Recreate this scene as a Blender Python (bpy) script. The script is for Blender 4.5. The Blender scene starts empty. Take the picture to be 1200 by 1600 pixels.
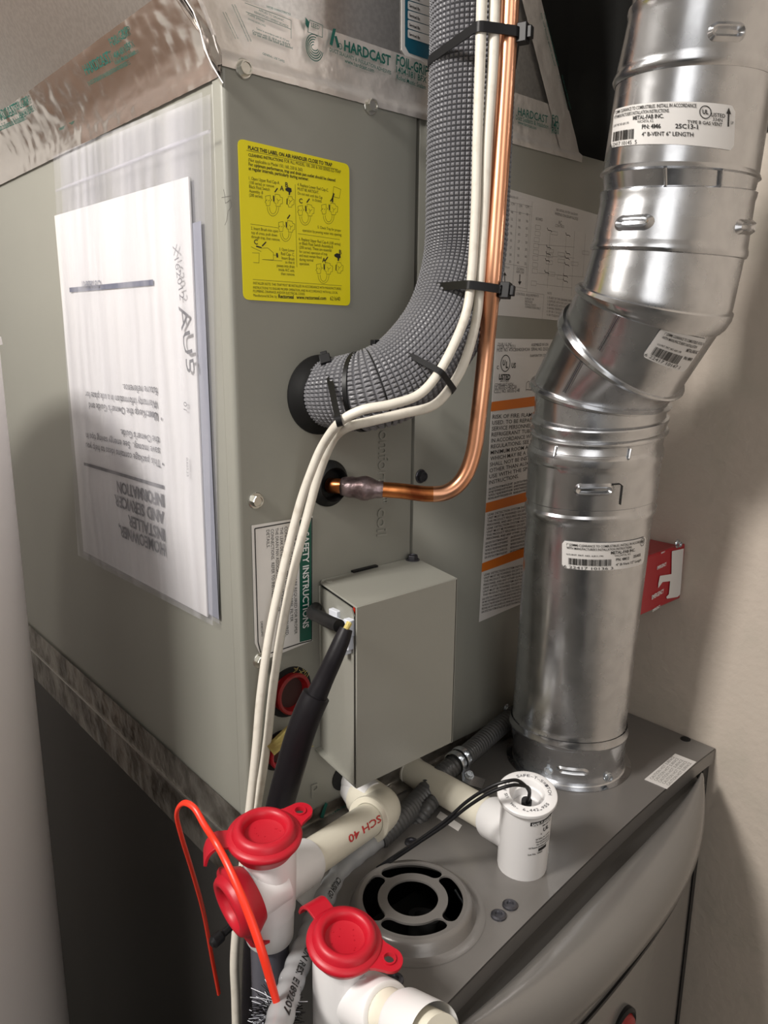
import bpy, math, random
from mathutils import Vector, Matrix, noise
from mathutils.geometry import delaunay_2d_cdt
random.seed(7)
PI = math.pi

# ---------------------------------------------------------------- camera
FPX = 1181.267
CAM = Vector((-0.27255, -0.46736, 0.40531))
RX = Vector((0.75107559, -0.14191835, 0.64478263))    # world axes seen by the camera (right, down, forward)
RY = Vector((-0.66016801, -0.17323996, 0.73086669))
RZ = Vector((0.00797872, -0.97460099, -0.22380626))
scene = bpy.context.scene
cd = bpy.data.cameras.new('camera')
cam = bpy.data.objects.new('camera', cd)
scene.collection.objects.link(cam)
scene.camera = cam
cam.matrix_world = Matrix(((RX.x, -RX.y, -RX.z, CAM.x), (RY.x, -RY.y, -RY.z, CAM.y), (RZ.x, -RZ.y, -RZ.z, CAM.z), (0, 0, 0, 1)))
cd.sensor_fit = 'VERTICAL'; cd.sensor_height = 24; cd.sensor_width = 18
cd.lens = FPX * 24 / 1600
cd.clip_start = 0.02

# ---------------------------------------------------------------- world, lights, exposure
world = bpy.data.worlds.new('world'); scene.world = world
world.use_nodes = True
bg = world.node_tree.nodes['Background']
bg.inputs[0].default_value = (0.95, 0.93, 0.9, 1); bg.inputs[1].default_value = 0.03
scene.view_settings.view_transform = 'Standard'
scene.view_settings.look = 'None'
scene.view_settings.gamma = 1
scene.view_settings.use_curve_mapping = False
scene.view_settings.exposure = 0.0

def area(name, loc, target, size, size_y, power, color):
    ld = bpy.data.lights.new(name, 'AREA'); ld.shape = 'RECTANGLE'
    ld.size = size; ld.size_y = size_y; ld.energy = power; ld.color = color
    o = bpy.data.objects.new(name, ld); scene.collection.objects.link(o)
    o.location = loc
    o.rotation_euler = (Vector(target) - Vector(loc)).to_track_quat('-Z', 'Y').to_euler()
    return o
area('ceiling_lamp_light', (-0.97, -0.08, 1.08), (0.0, -0.05, 0.3), 0.24, 0.24, 20, (1.0, 0.955, 0.90))
area('rear_fill_light', (-0.80, 0.60, 1.35), (-0.15, 1.05, 0.45), 0.15, 0.15, 5.0, (1.0, 0.95, 0.90))  # added fill: brightens the back wall that the foil tape mirrors
area('doorway_light', (-0.55, -1.42, 0.75), (0.1, 0.0, 0.2), 0.7, 1.3, 6.0, (1.0, 0.975, 0.95))

# ---------------------------------------------------------------- pixel -> point on a known plane
def wdir(px, py):
    q = Vector(((px - 600) / FPX, (py - 800) / FPX, 1))
    return Vector((RX.dot(q), RY.dot(q), RZ.dot(q)))
def at(px, py, D): return CAM + wdir(px, py) * D
def Y(px, py, y=0.0):
    d = wdir(px, py); return CAM + d * ((y - CAM.y) / d.y)
def X(px, py, x=0.0):
    d = wdir(px, py); return CAM + d * ((x - CAM.x) / d.x)
def Z(px, py, z=0.0):
    d = wdir(px, py); return CAM + d * ((z - CAM.z) / d.z)
def hit(px, py, p0, n):
    d = wdir(px, py); return CAM + d * ((Vector(p0) - CAM).dot(n) / d.dot(n))
def depth(p):
    v = Vector(p) - CAM
    return RX.z * v.x + RY.z * v.y + RZ.z * v.z
W = 0.445; H = 0.5792

# ---------------------------------------------------------------- materials
def mat(name, col, rough=0.5, metal=0.0, bump=None, vary=None, coat=0.0, rvary=None, spec=0.5, alpha=None):
    m = bpy.data.materials.new(name); m.use_nodes = True
    nt = m.node_tree; b = nt.nodes['Principled BSDF']
    b.inputs['Base Color'].default_value = (*col, 1)
    b.inputs['Roughness'].default_value = rough
    b.inputs['Metallic'].default_value = metal
    b.inputs['Coat Weight'].default_value = coat
    b.inputs['Specular IOR Level'].default_value = spec
    tc = nt.nodes.new('ShaderNodeTexCoord')
    def nz(scale, detail=4, stretch=None):
        n = nt.nodes.new('ShaderNodeTexNoise'); n.inputs['Scale'].default_value = scale; n.inputs['Detail'].default_value = detail
        if stretch:
            mp = nt.nodes.new('ShaderNodeMapping'); mp.inputs['Scale'].default_value = stretch
            nt.links.new(tc.outputs['Object'], mp.inputs[0]); nt.links.new(mp.outputs[0], n.inputs['Vector'])
        else: nt.links.new(tc.outputs['Object'], n.inputs['Vector'])
        return n
    if vary:                       # (scale, second colour, low, high)
        n = nz(vary[0], 5, vary[4] if len(vary) > 4 else None)
        r = nt.nodes.new('ShaderNodeMapRange'); r.inputs[1].default_value = vary[2]; r.inputs[2].default_value = vary[3]
        mx = nt.nodes.new('ShaderNodeMix'); mx.data_type = 'RGBA'
        mx.inputs[6].default_value = (*col, 1); mx.inputs[7].default_value = (*vary[1], 1)
        nt.links.new(n.outputs[0], r.inputs[0]); nt.links.new(r.outputs[0], mx.inputs[0]); nt.links.new(mx.outputs[2], b.inputs['Base Color'])
    if rvary:
        n = nz(rvary[0], 4)
        r = nt.nodes.new('ShaderNodeMapRange'); r.inputs[1].default_value = .35; r.inputs[2].default_value = .65
        r.inputs[3].default_value = rvary[1]; r.inputs[4].default_value = rvary[2]
        nt.links.new(n.outputs[0], r.inputs[0]); nt.links.new(r.outputs[0], b.inputs['Roughness'])
    if bump:                       # (scale, strength, distance)
        n = nz(bump[0], 3, bump[3] if len(bump) > 3 else None)
        bp = nt.nodes.new('ShaderNodeBump'); bp.inputs['Strength'].default_value = bump[1]; bp.inputs['Distance'].default_value = bump[2]
        nt.links.new(n.outputs[0], bp.inputs['Height']); nt.links.new(bp.outputs[0], b.inputs['Normal'])
    return m
M = {}
M['cabinet'] = mat('cabinet_paint', (.285, .283, .248), .36, 0, (900, .08, .0004), (6, (.27, .268, .235), .4, .65))
M['cabinet_box'] = mat('box_paint', (.30, .297, .262), .33, 0, (900, .12, .0004))
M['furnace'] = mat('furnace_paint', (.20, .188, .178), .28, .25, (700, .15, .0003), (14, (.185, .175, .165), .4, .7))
M['furnace_shaded'] = mat('furnace_paint_shaded', (.032, .030, .028), .5, 0)  # furnace paint darkened: the shade beside the heater is in the colour
M['door'] = mat('door_paint', (.20, .19, .18), .22, .3, (700, .15, .0003))
M['galv'] = mat('galvanised_steel', (.60, .61, .63), .27, 1.0, (60, .012, .001), (70, (.53, .54, .56), .42, .68), 0, (40, .20, .30))
M['galv_dull'] = mat('dull_galvanised_steel', (.58, .565, .54), .30, .9, (12, .10, .004), (300, (.51, .495, .475), .4, .6))
M['foil'] = mat('foil_tape', (.80, .75, .71), .32, .55, (55, .55, .0022), (9, (.70, .66, .62), .4, .6))
M['foil_bright'] = mat('bright_foil_tape', (.86, .82, .79), .16, .97, (34, .6, .003, (1, .35, 1)))
M['foil_dark'] = mat('dark_foil_tape', (.30, .28, .25), .34, .7, (60, .7, .003), (30, (.10, .085, .07), .4, .6))  # darker copy of the foil, mottled towards brown
M['zinc'] = mat('zinc_plated_steel', (.62, .66, .70), .25, 1.0)
M['screw'] = mat('screw_steel', (.62, .61, .56), .28, 1.0)
M['dark_screw'] = mat('dark_screw_steel', (.10, .10, .115), .35, .8)
M['copper'] = mat('copper_tube', (.95, .50, .31), .30, 1.0, (40, .03, .001), (30, (.84, .38, .21), .45, .75, (1, 1, .12)))
M['copper_burnt'] = mat('heat_tinted_copper', (.72, .27, .09), .28, .95, (120, .2, .0006), (45, (.30, .085, .03), .45, .68))
M['solder'] = mat('brazed_solder', (.36, .28, .29), .38, .85, (160, .6, .0012), (90, (.13, .09, .09), .45, .65))
M['insul'] = mat('foam_insulation', (.19, .19, .205), .42, 0, (900, .2, .0004), None)
M['insul_gap'] = mat('foam_insulation_groove', (.11, .11, .12), .6)
M['black'] = mat('black_plastic', (.009, .009, .010), .42, spec=.25)
M['rubber'] = mat('black_rubber', (.009, .009, .009), .5, spec=.25)
M['jacket'] = mat('black_heat_shrink', (.008, .007, .009), .45, 0, (90, .25, .001), spec=.25)
M['dark'] = mat('dark_cavity', (.006, .006, .006), .8)
M['wire'] = mat('white_cable_jacket', (.74, .70, .62), .45, 0, None, (120, (.60, .55, .47), .55, .8))
M['pvc'] = mat('white_pvc', (.83, .82, .82), .28, 0, None, None)
M['pvc_pipe'] = mat('cream_pvc_pipe', (.78, .74, .62), .32)
M['clear_pipe'] = mat('smoky_clear_pipe', (.10, .10, .125), .16)
M['red'] = mat('red_vinyl_cap', (.48, .006, .020), .42, 0, (260, .05, .0004))
M['red_rod'] = mat('red_plastic_rod', (.80, .035, .012), .35)
M['red_box'] = mat('red_box_plastic', (.36, .012, .02), .3)
M['red_plug'] = mat('dark_red_plug', (.28, .008, .01), .35)
M['conduit'] = mat('grey_liquidtight_conduit', (.36, .37, .38), .25)
M['conduit_dark'] = mat('dark_flexible_conduit', (.10, .10, .10), .38, .2)
M['heater'] = mat('heater_jacket', (.74, .70, .68), .5, 0, (260, .12, .0008))
M['wall'] = mat('wall_paint', (.56, .49, .42), .62, 0, (130, .35, .0018), (18, (.50, .45, .38), .5, .75))
M['wall_dark'] = mat('black_mottled_board', (.008, .008, .007), .7, 0, None, (9, (.030, .031, .027), .52, .78))  # near-black with slightly lighter mottling
M['wood'] = mat('brown_wood', (.17, .09, .05), .45, 0, None, (10, (.11, .06, .032), .4, .6, (4, 4, .4)))
M['ceiling'] = mat('ceiling_paint', (.55, .53, .50), .7)
M['floor'] = mat('concrete_floor', (.20, .19, .175), .7, 0, (30, .3, .002), (5, (.13, .125, .115), .4, .6))
M['paper'] = mat('white_paper', (.66, .65, .64), .45)
M['sticker'] = mat('white_sticker', (.70, .68, .66), .35)
M['sticker_dim'] = mat('grey_white_sticker', (.58, .56, .54), .4)
M['yellow'] = mat('yellow_sticker', (.86, .75, .006), .38)
M['orange'] = mat('orange_print', (.68, .17, .012), .4)
M['ink'] = mat('black_ink', (.010, .010, .010), .5)
M['ink_grey'] = mat('grey_ink', (.09, .09, .10), .5)
M['ink_light'] = mat('faded_ink', (.22, .21, .20), .5)
M['ink_blue'] = mat('blue_grey_ink', (.10, .11, .16), .5)
M['ink_teal'] = mat('teal_ink', (.004, .11, .085), .5)
M['ink_red'] = mat('red_ink', (.55, .03, .03), .5)
M['ink_white'] = mat('white_ink', (.8, .8, .8), .5)
M['green'] = mat('green_print', (.0, .085, .055), .4)
M['teal'] = mat('teal_print', (.008, .10, .16), .4)
M['plug_shade'] = mat('dark_red_shade', (.035, .002, .002), .5)  # shade deep in the plug cup, put into the colour
M['foam_yellow'] = mat('yellow_fibre_insulation', (.62, .52, .18), .9, 0, (300, .8, .002), (60, (.40, .30, .10), .4, .6))
M['nylon'] = mat('white_nylon', (.72, .75, .82), .35)
M['bluegrey'] = mat('blue_grey_sleeve', (.27, .28, .33), .4)

def film_mat():
    m = bpy.data.materials.new('clear_plastic_film'); m.use_nodes = True
    nt = m.node_tree; nt.nodes.clear()
    out = nt.nodes.new('ShaderNodeOutputMaterial')
    tr = nt.nodes.new('ShaderNodeBsdfTransparent'); tr.inputs[0].default_value = (.98, .98, 1, 1)
    gl = nt.nodes.new('ShaderNodeBsdfPrincipled'); gl.inputs['Base Color'].default_value = (.74, .74, .79, 1); gl.inputs['Roughness'].default_value = .16
    mx = nt.nodes.new('ShaderNodeMixShader')
    tc = nt.nodes.new('ShaderNodeTexCoord'); mp = nt.nodes.new('ShaderNodeMapping'); mp.inputs['Scale'].default_value = (1, 55, 5)
    n = nt.nodes.new('ShaderNodeTexNoise'); n.inputs['Scale'].default_value = 1.0; n.inputs['Detail'].default_value = 2
    r = nt.nodes.new('ShaderNodeMapRange'); r.inputs[1].default_value = .35; r.inputs[2].default_value = .7; r.inputs[3].default_value = .07; r.inputs[4].default_value = .34
    nt.links.new(tc.outputs['Object'], mp.inputs[0]); nt.links.new(mp.outputs[0], n.inputs['Vector'])
    nt.links.new(n.outputs[0], r.inputs[0]); nt.links.new(r.outputs[0], mx.inputs[0])
    nt.links.new(tr.outputs[0], mx.inputs[1]); nt.links.new(gl.outputs[0], mx.inputs[2]); nt.links.new(mx.outputs[0], out.inputs[0])
    return m
M['film'] = film_mat()

# ---------------------------------------------------------------- object plumbing
ORG = {}
def empty(name, loc, label, cat, group=None):
    o = bpy.data.objects.new(name, None); scene.collection.objects.link(o)
    o.location = loc; o.empty_display_size = .02
    o['label'] = label; o['category'] = cat
    if group: o['group'] = group
    ORG[o.name] = Vector(loc)
    return o
def tag(o, label, cat, group=None):
    o['label'] = label; o['category'] = cat
    if group: o['group'] = group
    return o

class MB:
    def __init__(s): s.v = []; s.f = []
    def add(s, vs, fs):
        n = len(s.v); s.v += [Vector(a) for a in vs]; s.f += [[i + n for i in f] for f in fs]; return s
    def box(s, a, b):              # axis aligned, two corners
        a, b = Vector(a), Vector(b)
        return s.par(a, (b.x - a.x, 0, 0), (0, b.y - a.y, 0), (0, 0, b.z - a.z))
    def par(s, o, u, v, w):
        o, u, v, w = Vector(o), Vector(u), Vector(v), Vector(w)
        if u.cross(v).dot(w) < 0: u, v = v, u
        vs = [o, o + u, o + u + v, o + v, o + w, o + u + w, o + u + v + w, o + v + w]
        return s.add(vs, [(3, 2, 1, 0), (4, 5, 6, 7), (0, 1, 5, 4), (1, 2, 6, 5), (2, 3, 7, 6), (3, 0, 4, 7)])
    def rows(s, rows, closed=True, cap0=False, cap1=False):
        n = len(rows[0]); base = len(s.v)
        for r in rows: s.v += [Vector(p) for p in r]
        m = n if closed else n - 1
        for i in range(len(rows) - 1):
            for j in range(m):
                k = (j + 1) % n
                s.f.append([base + i * n + j, base + i * n + k, base + (i + 1) * n + k, base + (i + 1) * n + j])
        if cap0: s.f.append([base + j for j in range(n)][::-1])
        if cap1: s.f.append([base + (len(rows) - 1) * n + j for j in range(n)])
        return s
    def lathe(s, c, axis, prof, n=32, cap0=False, cap1=False, ref=None):
        c = Vector(c); ax = Vector(axis).normalized()
        u = ax.orthogonal().normalized() if ref is None else (Vector(ref) - ax * Vector(ref).dot(ax)).normalized()
        w = ax.cross(u)
        return s.rows([[c + ax * h + (u * math.cos(2 * PI * j / n) + w * math.sin(2 * PI * j / n)) * r for j in range(n)] for r, h in prof], True, cap0, cap1)
    def cyl(s, a, b, r, n=24, r2=None):
        a, b = Vector(a), Vector(b); L = (b - a).length
        return s.lathe(a, b - a, [(r, 0), (r2 if r2 is not None else r, L)], n, True, True)
    def tube(s, pts, rad, n=16, cap=True, squash=1.0):
        fr = frames(pts); rows = []
        for i, (p, u, w, t) in enumerate(fr):
            r = rad[i] if isinstance(rad, (list, tuple)) else rad
            rows.append([p + (u * math.cos(2 * PI * j / n) + w * math.sin(2 * PI * j / n) * squash) * r for j in range(n)])
        return s.rows(rows, True, cap, cap)
    def strip(s, pts, wid, thick, side):   # flat strip along pts; side = across vector
        rows = []
        for i, p in enumerate(pts):
            t = (pts[min(i + 1, len(pts) - 1)] - pts[max(i - 1, 0)]).normalized()
            sd = Vector(side); sd = (sd - t * sd.dot(t)).normalized(); nn = t.cross(sd)
            a, b = sd * wid / 2, nn * thick / 2
            rows.append([p - a - b, p + a - b, p + a + b, p - a + b])
        return s.rows(rows, True, True, True)
    def build(s, name, m, parent=None, origin=None, kind=None, sharp=35, bevel=0, smooth=True):
        if parent is not None: og = ORG[parent.name]
        else: og = Vector(origin) if origin is not None else Vector((0, 0, 0))
        me = bpy.data.meshes.new(name)
        me.from_pydata([v - og for v in s.v], [], s.f); me.update()
        import bmesh as _b
        bm = _b.new(); bm.from_mesh(me); _b.ops.recalc_face_normals(bm, faces=bm.faces); bm.to_mesh(me); bm.free()
        me.materials.append(m)
        if smooth:
            me.polygons.foreach_set('use_smooth', [True] * len(me.polygons)); me.set_sharp_from_angle(angle=math.radians(sharp))
        o = bpy.data.objects.new(name, me); scene.collection.objects.link(o)
        ORG[o.name] = og
        if parent is not None: o.parent = parent
        else: o.location = og
        if kind: o['kind'] = kind
        if bevel:
            md = o.modifiers.new('bevel', 'BEVEL'); md.width = bevel; md.segments = 3; md.limit_method = 'ANGLE'
        return o

def crom(pts, k=8):
    """Catmull-Rom through points; a point may carry its radius as 4th value"""
    P = [tuple(p) for p in pts]; P = [P[0]] + P + [P[-1]]; out = []
    for i in range(1, len(P) - 2):
        for a in range(k):
            t = a / k; t2, t3 = t * t, t * t * t
            out.append(tuple(.5 * (2 * P[i][d] + (P[i + 1][d] - P[i - 1][d]) * t + (2 * P[i - 1][d] - 5 * P[i][d] + 4 * P[i + 1][d] - P[i + 2][d]) * t2 + (3 * P[i][d] - P[i - 1][d] - 3 * P[i + 1][d] + P[i + 2][d]) * t3) for d in range(len(P[i]))))
    out.append(P[-2]); return out
def resample(pts, step):
    pts = [Vector(p) for p in pts]; out = [pts[0].copy()]; acc = 0
    for a, b in zip(pts, pts[1:]):
        L = (b - a).length; t = step - acc
        while t <= L:
            out.append(a.lerp(b, t / L)); t += step
        acc = (acc + L) % step
    return out
def v3(l): return [Vector(p[:3]) for p in l]
def frames(pts, up=None):
    pts = [Vector(p[:3]) for p in pts]; fr = []
    t = (pts[1] - pts[0]).normalized(); u = t.orthogonal().normalized() if up is None else (Vector(up) - t * Vector(up).dot(t)).normalized()
    for i, p in enumerate(pts):
        t = (pts[min(i + 1, len(pts) - 1)] - pts[max(i - 1, 0)]).normalized()
        u = (u - t * u.dot(t)).normalized(); fr.append((p, u.copy(), t.cross(u), t))
    return fr
def plate(mb, outer, holes, mapf, thick_vec):
    """flat plate with holes; outlines in 2D, mapf -> 3D, thick_vec added for the back"""
    pts = [Vector(p) for p in outer]; loops = [list(range(len(outer)))]
    for h in holes:
        n = len(pts); pts += [Vector(p) for p in h]; loops.append(list(range(n, n + len(h))))
    edges = [(l[i], l[(i + 1) % len(l)]) for l in loops for i in range(len(l))]
    vs, es, fs, *_ = delaunay_2d_cdt(pts, edges, [], 1, 1e-7)
    def inside(p, poly):
        c = False
        for i in range(len(poly)):
            a, b = poly[i], poly[i - 1]
            if (a[1] > p[1]) != (b[1] > p[1]) and p[0] < (b[0] - a[0]) * (p[1] - a[1]) / (b[1] - a[1]) + a[0]: c = not c
        return c
    fs = [f for f in fs if inside(sum((vs[i] for i in f), Vector((0, 0))) / 3, outer) and not any(inside(sum((vs[i] for i in f), Vector((0, 0))) / 3, h) for h in holes)]
    tv = Vector(thick_vec); V = [mapf(*v) for v in vs]; n = len(V)
    mb.add(V + [p + tv for p in V], [list(f) for f in fs] + [[i + n for i in f][::-1] for f in fs])
    for lp in [outer] + holes:
        P = [mapf(*p) for p in lp]; m = len(P)
        mb.add(P + [p + tv for p in P], [(i, (i + 1) % m, (i + 1) % m + m, i + m) for i in range(m)])
    return mb
def rrect(x0, y0, x1, y1, r, n=6):
    out = []
    for cx, cy, a0 in ((x1 - r, y1 - r, 0), (x0 + r, y1 - r, 90), (x0 + r, y0 + r, 180), (x1 - r, y0 + r, 270)):
        for k in range(n + 1):
            a = math.radians(a0 + 90 * k / n); out.append((cx + r * math.cos(a), cy + r * math.sin(a)))
    return out

# ---------------------------------------------------------------- print: lettering and line art laid on a surface
_tc = {}
def glyphs(s, bold, res=2):
    k = (s, bold, res)
    if k not in _tc:
        c = bpy.data.curves.new('t', 'FONT'); c.body = s; c.size = 1; c.resolution_u = res; c.fill_mode = 'FRONT'
        if bold: c.offset = bold
        o = bpy.data.objects.new('t', c); scene.collection.objects.link(o)
        dg = bpy.context.evaluated_depsgraph_get(); me = bpy.data.meshes.new_from_object(o.evaluated_get(dg))
        vs = [(v.co.x, v.co.y) for v in me.vertices]; fs = [list(p.vertices) for p in me.polygons]
        bpy.data.objects.remove(o); bpy.data.curves.remove(c); bpy.data.meshes.remove(me)
        xs = [v[0] for v in vs] or [0, 1]
        _tc[k] = (vs, fs, min(xs), max(xs))
    return _tc[k]
class Print:
    """2D artwork in (u, v) metres mapped by mapf(u, v, lift)"""
    def __init__(s, mapf): s.map = mapf; s.v = []; s.f = []
    def poly(s, pts, fs=None):
        n = len(s.v); s.v += [tuple(p) for p in pts]
        s.f += [[i + n for i in f] for f in (fs or [list(range(len(pts)))])]
    def line(s, a, b, w, seg=1):
        a, b = Vector(a), Vector(b); d = (b - a); 
        if d.length < 1e-9: return
        nn = Vector((-d.y, d.x)).normalized() * w / 2
        for i in range(seg):
            p, q = a.lerp(b, i / seg), a.lerp(b, (i + 1) / seg)
            s.poly([p - nn, q - nn, q + nn, p + nn])
    def stroke(s, pts, w):
        for a, b in zip(pts, pts[1:]): s.line(a, b, w)
    def arc(s, c, rx, ry, a0, a1, w, n=14):
        P = [(c[0] + rx * math.cos(math.radians(a0 + (a1 - a0) * i / n)), c[1] + ry * math.sin(math.radians(a0 + (a1 - a0) * i / n))) for i in range(n + 1)]
        s.stroke(P, w)
    def rect(s, a, b, seg=1):
        for i in range(seg):
            x0 = a[0] + (b[0] - a[0]) * i / seg; x1 = a[0] + (b[0] - a[0]) * (i + 1) / seg
            s.poly([(x0, a[1]), (x1, a[1]), (x1, b[1]), (x0, b[1])])
    def frame(s, a, b, w):
        (x0, y0), (x1, y1) = a, b
        s.stroke([(x0, y0), (x1, y0), (x1, y1), (x0, y1), (x0, y0)], w)
    def text(s, t, p0, p1=None, h=None, bold=0, k=1.0, res=2):
        """baseline from p0 to p1 (width fits); h = letter body size, else natural x k"""
        vs, fs, x0, x1 = glyphs(t, bold, res)
        p0 = Vector(p0)
        if p1 is None: sx = h; d = Vector((1, 0))
        else:
            d = Vector(p1) - p0; sx = d.length / max(x1 - x0, 1e-6); d.normalize()
        sy = h if h else sx * k
        nn = Vector((-d.y, d.x))
        s.poly([p0 + d * ((v[0] - x0) * sx) + nn * (v[1] * sy) for v in vs], fs)
    def build(s, name, m, parent, lift=.00025):
        if not s.v: return
        mb = MB(); mb.add([s.map(u, v, lift) for u, v in s.v], s.f)
        og = ORG[parent.name]
        me = bpy.data.meshes.new(name); me.from_pydata([v - og for v in mb.v], [], mb.f); me.update(); me.materials.append(m)
        o = bpy.data.objects.new(name, me); scene.collection.objects.link(o); o.parent = parent; ORG[o.name] = og
        return o
class Flat:
    """a plane with text axes: u reading direction, v up of the letters, n towards the viewer"""
    def __init__(s, o, u, v, n):
        s.o, s.u, s.v, s.n = Vector(o), Vector(u).normalized(), Vector(v).normalized(), Vector(n).normalized()
    def map(s, u, v, lift=0.0): return s.o + s.u * u + s.v * v + s.n * lift
    def uv(s, px, py):
        p = hit(px, py, s.o, s.n) - s.o; return (p.dot(s.u), p.dot(s.v))
    def print(s): return Print(s.map)
    def crop(s, ox, oy, k): return lambda x, y: s.uv(ox + x / k, oy + y / k)
def sheet(fl, outline, name, m, parent, thick=.00018, lift=0.0):
    mb = MB(); plate(mb, outline, [], lambda u, v: fl.map(u, v, lift), -fl.n * 0 + fl.n * thick)
    return mb.build(name, m, parent, smooth=False)
def quad_outline(fl, pxs): return [fl.uv(*p) for p in pxs]
def round_outline(P, r, n=4):
    out = []
    for i in range(len(P)):
        p = Vector(P[i]); a = (Vector(P[i - 1]) - p).normalized(); b = (Vector(P[(i + 1) % len(P)]) - p).normalized()
        for k in range(n + 1):
            t = k / n; out.append(tuple((p + a * r) * (1 - t) ** 2 + p * 2 * t * (1 - t) + (p + b * r) * t * t))
    return out
# ---------------------------------------------------------------- the setting
XL, XR, YF, YB, ZF, ZC = -1.05, 0.4475, -1.5, 1.05, -0.84, 1.52
def struct(name, a, b, m):
    o = MB().box(a, b).build(name, m, None, origin=((a[0] + b[0]) / 2, (a[1] + b[1]) / 2, min(a[2], b[2])), kind='structure', smooth=False); return o
struct('floor', (XL - .1, YF - .1, ZF - .05), (XR + .1, YB + .1, ZF), M['floor'])
struct('ceiling', (XL - .1, YF - .1, ZC), (XR + .1, YB + .1, ZC + .05), M['ceiling'])
struct('wall_right', (XR, YF, ZF), (XR + .08, 0.03, ZC), M['wall'])
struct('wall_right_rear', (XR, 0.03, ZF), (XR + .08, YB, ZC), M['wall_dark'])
struct('dark_panel_1', (XR - .004, -.17, H + .004), (XR, .06, ZC), M['wall_dark'])  # thin near-black panel laid over the right wall
struct('wall_back', (XL, YB, ZF), (0.02, YB + .08, ZC), M['ceiling'])
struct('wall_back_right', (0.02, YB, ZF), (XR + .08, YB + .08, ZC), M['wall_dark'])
struct('wall_left', (XL - .08, YF, ZF), (XL, YB, ZC), M['ceiling'])
# front wall with a doorway behind the camera
struct('wall_front', (XL, YF - .08, ZF), (-0.98, YF, ZC), M['ceiling'])
struct('wall_front_right', (-0.12, YF - .08, ZF), (XR + .08, YF, ZC), M['ceiling'])
struct('wall_front_lintel', (-0.98, YF - .08, 1.25), (-0.12, YF, ZC), M['ceiling'])
struct('reflection_panel_1', (-.66, YB - .04, ZF), (-.33, YB - .001, 1.2), M['wood'])  # unseen brown panel, added to be mirrored in the left foil tape

# ---------------------------------------------------------------- water heater
hr = 0.23; hd = Vector((.257, .966, 0)).normalized(); hT = Vector((CAM.x, CAM.y, 0)) + hd * .70
hc = hT + Vector((-hd.y, hd.x, 0)) * hr
wh = empty('water_heater', (hc.x, hc.y, ZF), 'tall pale grey cylindrical water heater standing at the left edge', 'water heater')
zs = .398
MB().lathe((hc.x, hc.y, 0), (0, 0, 1), [(.18, ZF), (hr, ZF), (hr, zs - .004), (hr - .004, zs)], 96, True, True).build('jacket', M['heater'], wh)
MB().lathe((hc.x, hc.y, 0), (0, 0, 1), [(hr - .004, zs - .001), (hr + .0025, zs), (hr + .002, zs + .006), (hr - .012, zs + .012), (.02, zs + .02)], 96, True, True).build('top_pan', M['heater'], wh)
MB().cyl((hc.x - .1, hc.y, zs + .015), (hc.x - .1, hc.y, zs + .10), .012).build('pipe_nipple', M['copper'], wh)
# ---------------------------------------------------------------- coil cabinet
cab = empty('coil_cabinet', (W / 2, .26, 0), 'grey-green sheet metal evaporator coil cabinet standing on the furnace', 'cabinet')
T = .0015; DB = .72
seam0 = Y(649, 300).x; seam1 = Y(654.5, 300).x
# left side panel with folded front flange of the front panel
MB().box((0, .014, .001), (.012, DB, H - .001)).build('side_panel', M['cabinet'], cab, bevel=.0008)
MB().box((.0, DB - .01, .001), (W, DB, H - .001)).build('back_panel', M['cabinet'], cab)
MB().box((W - .012, .002, .001), (W, DB, H - .001)).build('side_panel', M['cabinet'], cab)
MB().box((.002, .004, H - .014), (W - .002, DB, H - .004)).build('top_panel', M['cabinet'], cab)
MB().box((.002, .004, .002), (W - .002, DB, .012)).build('bottom_panel', M['cabinet'], cab)
MB().box((.013, .011, .012), (W - .013, .013, H - .015)).build('liner', M['dark'], cab)
# front panel (left) : wraps round the corner as a flange
mb = MB()
prof = [(seam0, .010), (seam0, 0)]
prof += [(.004, 0), (.0016, -.0000), (.0004, .0006), (0 - .0008, .002), (-.0012, .004), (-.0012, .0118)]
prof2 = [(-.0012, .0118), (.002, .0118), (.002, .010)]
rows = [[Vector((x, y, z)) for x, y in prof + prof2[1:]] for z in (.0, H)]
mb.rows(rows, True, True, True); mb.build('front_panel', M['cabinet'], cab, sharp=50)
# right access panel
mb = MB(); prof = [(seam1, .010), (seam1, .0008), (seam1 + .0008, 0), (W - .002, 0), (W, .002), (W, .010)]
rows = [[Vector((x, y, z)) for x, y in prof] for z in (0, H)]
mb.rows(rows, True, True, True); mb.build('access_panel', M['cabinet'], cab, sharp=50)
MB().box((seam0, .007, H - .034), (seam1, .010, H - .002)).build('insulation_strip', M['foam_yellow'], cab)
# hex washer screws: one mesh, oriented copies
def hexscrew_mesh(name, m, R=.0046, hgt=.0048, wash=.0062):
    mb = MB(); mb.lathe((0, 0, 0), (0, 0, 1), [(wash, 0), (wash, .0008), (wash * .9, .0013)], 24, True, True)
    mb.lathe((0, 0, 0), (0, 0, 1), [(R, .001), (R, hgt - .0006), (R * .9, hgt)], 6, False, False)
    mb.lathe((0, 0, 0), (0, 0, 1), [(R * .9, hgt), (R * .72, hgt), (R * .66, hgt - .0008)], 24, False, True)
    me = bpy.data.meshes.new(name); me.from_pydata(mb.v, [], mb.f); me.update(); me.materials.append(m); return me
HS = hexscrew_mesh('hex_screw', M['screw']); HSD = hexscrew_mesh('hex_screw_dark', M['dark_screw'])
HSZ = hexscrew_mesh('hex_screw_small', M['zinc'], .0032, .004, .0045)
def place(name, me, parent, p, nrm, roll=0, label=None):
    o = bpy.data.objects.new(name, me); scene.collection.objects.link(o); o.parent = parent
    o.matrix_local = Matrix.Translation(Vector(p) - ORG[parent.name]) @ Vector(nrm).to_track_quat('Z', 'Y').to_matrix().to_4x4() @ Matrix.Rotation(roll, 4, 'Z')
    if label: o['label'] = label
    ORG[o.name] = ORG[parent.name]
    return o
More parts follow.
